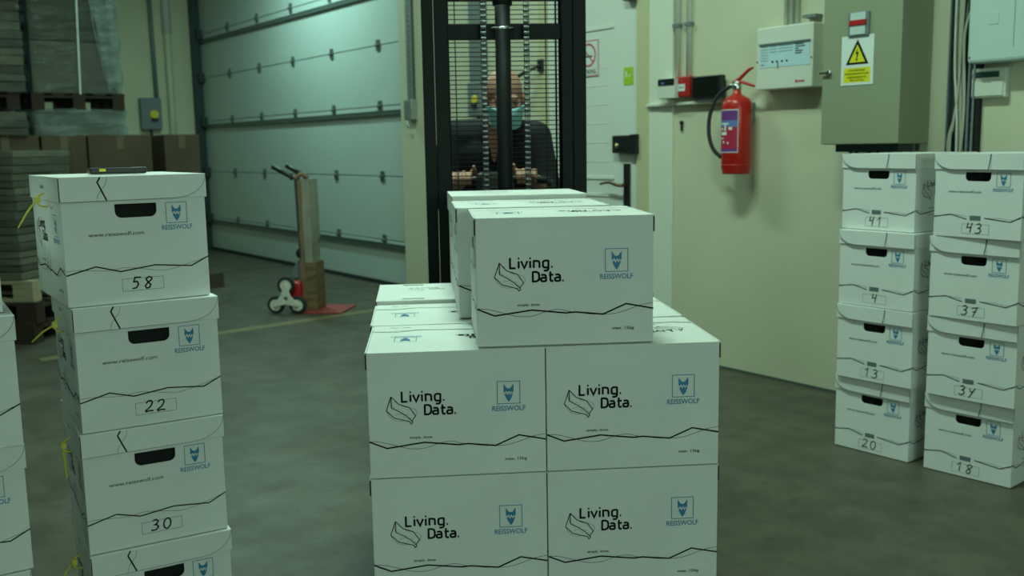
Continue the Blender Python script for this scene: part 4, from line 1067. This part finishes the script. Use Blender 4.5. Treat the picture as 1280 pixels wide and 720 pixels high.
# nearer pallets at the left edge: three empty pallets and a wrapped bundle on them
NP = Matrix.Translation((-3.27, 6.62, 0)) @ RZ(math.radians(-6))
for k in range(3):
    p = pallet('empty wooden pallet at the left edge, %s of three' % ('lowest', 'middle', 'topmost')[k], 'empty pallets at the left edge', 1.2, .8, (M_WOODD, M_WOODD, M_WOOD)[k])
    p.matrix_world = NP @ Matrix.Translation((-1.2 + .02 * (k % 2), .0 + .01 * k, k * .1455)) 
load('dark film-wrapped bundle of flat cardboard standing on the stacked pallets', NP @ Matrix.Translation((-.07, .03, .4405)), 1.1, .72, .88, .055, M_WRAP, 9)

# ------------------------------------------------------------------ operator
def remesh(o, v, sm=6):
    m = o.modifiers.new('remesh', 'REMESH'); m.mode = 'VOXEL'; m.voxel_size = v; m.use_smooth_shade = True
    s = o.modifiers.new('smooth', 'SMOOTH'); s.iterations = sm; s.factor = .5
pe = empty('person', (-.055, 4.12, 0), 0, 'bald person in dark shirt and light blue mask gripping the handle behind mast', 'person')
# joints in the person's own frame, facing -y, bent forward
J = dict(pel=(0, .22, .93), spine=(0, .18, 1.10), chest=(-.01, .06, 1.27), neck=(.02, .0, 1.39), headb=(.035, -.05, 1.455),
         sL=(-.175, .03, 1.335), sR=(.165, .03, 1.325), eL=(-.235, .02, 1.08), eR=(.215, .0, 1.09),
         hL=(-.10, .20, .90), hR=(.10, .20, .90), kL=(-.11, .15, .50), kR=(.12, .12, .50), aL=(-.12, .26, .09), aR=(.13, .18, .09))
Pinv = Matrix.Translation((.055, -4.12, 0))
def toP(v): return Pinv @ v
gL = toP(stk_pt(.288, MY + .44, 1.158)); gR = toP(stk_pt(.545, MY + .435, 1.163))
wL = gL + Vector((-.012, .085, -.012)); wR = gR + Vector((.03, .085, -.005))
bm = bmesh.new()
# head: skull, face, jaw, brow, nose, ears, on a neck
HM = Matrix.Translation((.037, -.075, 1.475)) @ Matrix.Rotation(math.radians(14), 4, 'X') @ RZ(math.radians(7))
def he(c, r): ell(bm, HM @ Vector(c), r, HM.to_3x3().to_4x4(), 20)
he((0, .015, .035), (.076, .098, .088)); he((0, -.02, -.02), (.066, .078, .085)); he((0, -.045, -.07), (.045, .045, .04)); he((0, -.075, .018), (.05, .02, .016))
he((0, -.098, -.022), (.014, .02, .026)); he((0, -.108, -.038), (.017, .015, .012)); he((-.034, -.07, -.02), (.022, .02, .02)); he((.034, -.07, -.02), (.022, .02, .02))
he((0, -.088, -.068), (.026, .012, .012))
for s in (-1, 1): he((s * .078, .012, -.012), (.011, .022, .034))
capsule(bm, J['headb'], J['neck'], .056, .062); capsule(bm, J['neck'], J['chest'], .062, .075)
capsule(bm, Vector(J['chest']) + Vector((0, .03, 0)), J['spine'], .095, .095); capsule(bm, J['spine'], J['pel'], .095, .105)
for s in 'LR':
    w = {'L': wL, 'R': wR}[s]
    capsule(bm, Vector(J['neck']) + Vector((0, .05, -.06)), J['s' + s], .042, .05); capsule(bm, J['s' + s], J['e' + s], .054, .040); capsule(bm, J['e' + s], w, .040, .026)
    capsule(bm, J['h' + s], J['k' + s], .085, .055); capsule(bm, J['k' + s], J['a' + s], .052, .034); capsule(bm, J['a' + s], Vector(J['a' + s]) + Vector((0, -.16, -.05)), .036, .03)
# hands closed around the handlebar
def hand(bm, g, w, side):
    g = Vector(g); w = Vector(w)
    pal = g + Vector((0, .038, .012))
    capsule(bm, w, pal + Vector((0, .02, .0)), .026, .024)
    for i, (dx, l, r_) in enumerate(((-.034, .9, .0098), (-.0115, 1.0, .0102), (.0115, .97, .0098), (.034, .82, .0085))):
        dx *= -side if side else 1
        k = g + Vector((dx, .030, .026)); capsule(bm, pal + Vector((dx * .8, .012, -.005)), k, .015, .0125, 8)
        a = g + Vector((dx, -.008, .031 * l)); b = g + Vector((dx, -.028 * l, .008)); c = g + Vector((dx, -.020, -.018 * l))
        capsule(bm, k, a, r_ + .001, r_, 8); capsule(bm, a, b, r_, r_ - .0005, 8); capsule(bm, b, c, r_ - .0005, r_ - .0015, 8)
    # thumb leaves the inner side of the palm
    t0 = pal + Vector((side * .036, .0, -.004)); t1 = g + Vector((side * .052, .012, .030)); t2 = g + Vector((side * .050, -.004, .052))
    capsule(bm, pal + Vector((side * .015, .01, -.006)), t0, .018, .015, 8); capsule(bm, t0, t1, .014, .0115, 8); capsule(bm, t1, t2, .0115, .0095, 8)
hand(bm, gL, wL, 1); hand(bm, gR, wR, -1)
body = obj('body', bm, M_SKIN, pe); remesh(body, .0045, 4)
# shirt
bm = bmesh.new()
for s in 'LR':
    w = {'L': wL, 'R': wR}[s]
    e_ = Vector(J['e' + s]); mid = e_ + (Vector(w) - e_) * .72
    capsule(bm, Vector(J['neck']) + Vector((0, .045, -.05)), J['s' + s], .070, .068); capsule(bm, J['s' + s], J['e' + s], .068, .056); capsule(bm, e_, e_ + (mid - e_) * .5, .054, .048)
    capsule(bm, Vector(J['chest']) + Vector((.08 * (1 if s == 'R' else -1), .02, 0)), Vector(J['spine']) + Vector((.07 * (1 if s == 'R' else -1), 0, 0)), .12, .105)
    capsule(bm, Vector(J['spine']) + Vector((.07 * (1 if s == 'R' else -1), 0, 0)), Vector(J['pel']) + Vector((.06 * (1 if s == 'R' else -1), 0, -.02)), .10, .105)
sh = obj('shirt', bm, M_SHIRT, pe); remesh(sh, .008, 5)
bm = bmesh.new()
for s in 'LR':
    capsule(bm, J['h' + s], J['k' + s], .10, .075); capsule(bm, J['k' + s], Vector(J['a' + s]) + Vector((0, 0, .0)), .072, .062)
    capsule(bm, J['pel'], J['h' + s], .12, .10)
tr_ = obj('trousers', bm, M_TROU, pe); remesh(tr_, .01, 5)
for s in 'LR':
    a = Vector(J['a' + s]); bm = bmesh.new(); ell(bm, a + Vector((0, -.05, -.045)), (.05, .14, .045)); ell(bm, a + Vector((0, .02, -.02)), (.045, .06, .055)); 
    for v in bm.verts: v.co.z = max(v.co.z, .001)
    obj('shoe', bm, M_BLKPL, pe, True)
# eyes and mask
for s in (-1, 1):
    bm = bmesh.new(); ell(bm, HM @ Vector((s * .031, -.0835, .0)), (.013, .006, .006), HM.to_3x3().to_4x4(), 12); obj('eye', bm, material('eye', (.12, .10, .09), .3), pe, True)
bm = bmesh.new(); rws = []
for i in range(9):
    v = i / 8; z = -.014 - .088 * v; row = []
    for k in range(13):
        a = -1 + 2 * k / 12; hw = .078 - .018 * v
        bulge = .030 * math.sin(PI * min(1, .25 + v * .7))
        y = -.062 - (.040 + bulge) * math.cos(a * PI / 2) + (.0035 if i % 2 else 0) + .0
        row.append(bm.verts.new(HM @ Vector((a * hw, y + .025 * abs(a) ** 3, z))))
    rws.append(row)
for a, b in zip(rws, rws[1:]):
    for k in range(12): bm.faces.new((a[k], a[k + 1], b[k + 1], b[k]))
mk = obj('face_mask', bm, M_MASK, pe, True); so = mk.modifiers.new('solid', 'SOLIDIFY'); so.thickness = .0015
for s in (-1, 1):
    bm = bmesh.new(); tube(bm, smooth_pts([HM @ Vector((s * .078, -.035, -.02)), HM @ Vector((s * .085, -.005, .012)), HM @ Vector((s * .085, .03, -.005)), HM @ Vector((s * .072, -.01, -.07)), HM @ Vector((s * .06, -.035, -.095))]), .0015, 5); obj('ear_loop', bm, M_PAPER, mk)
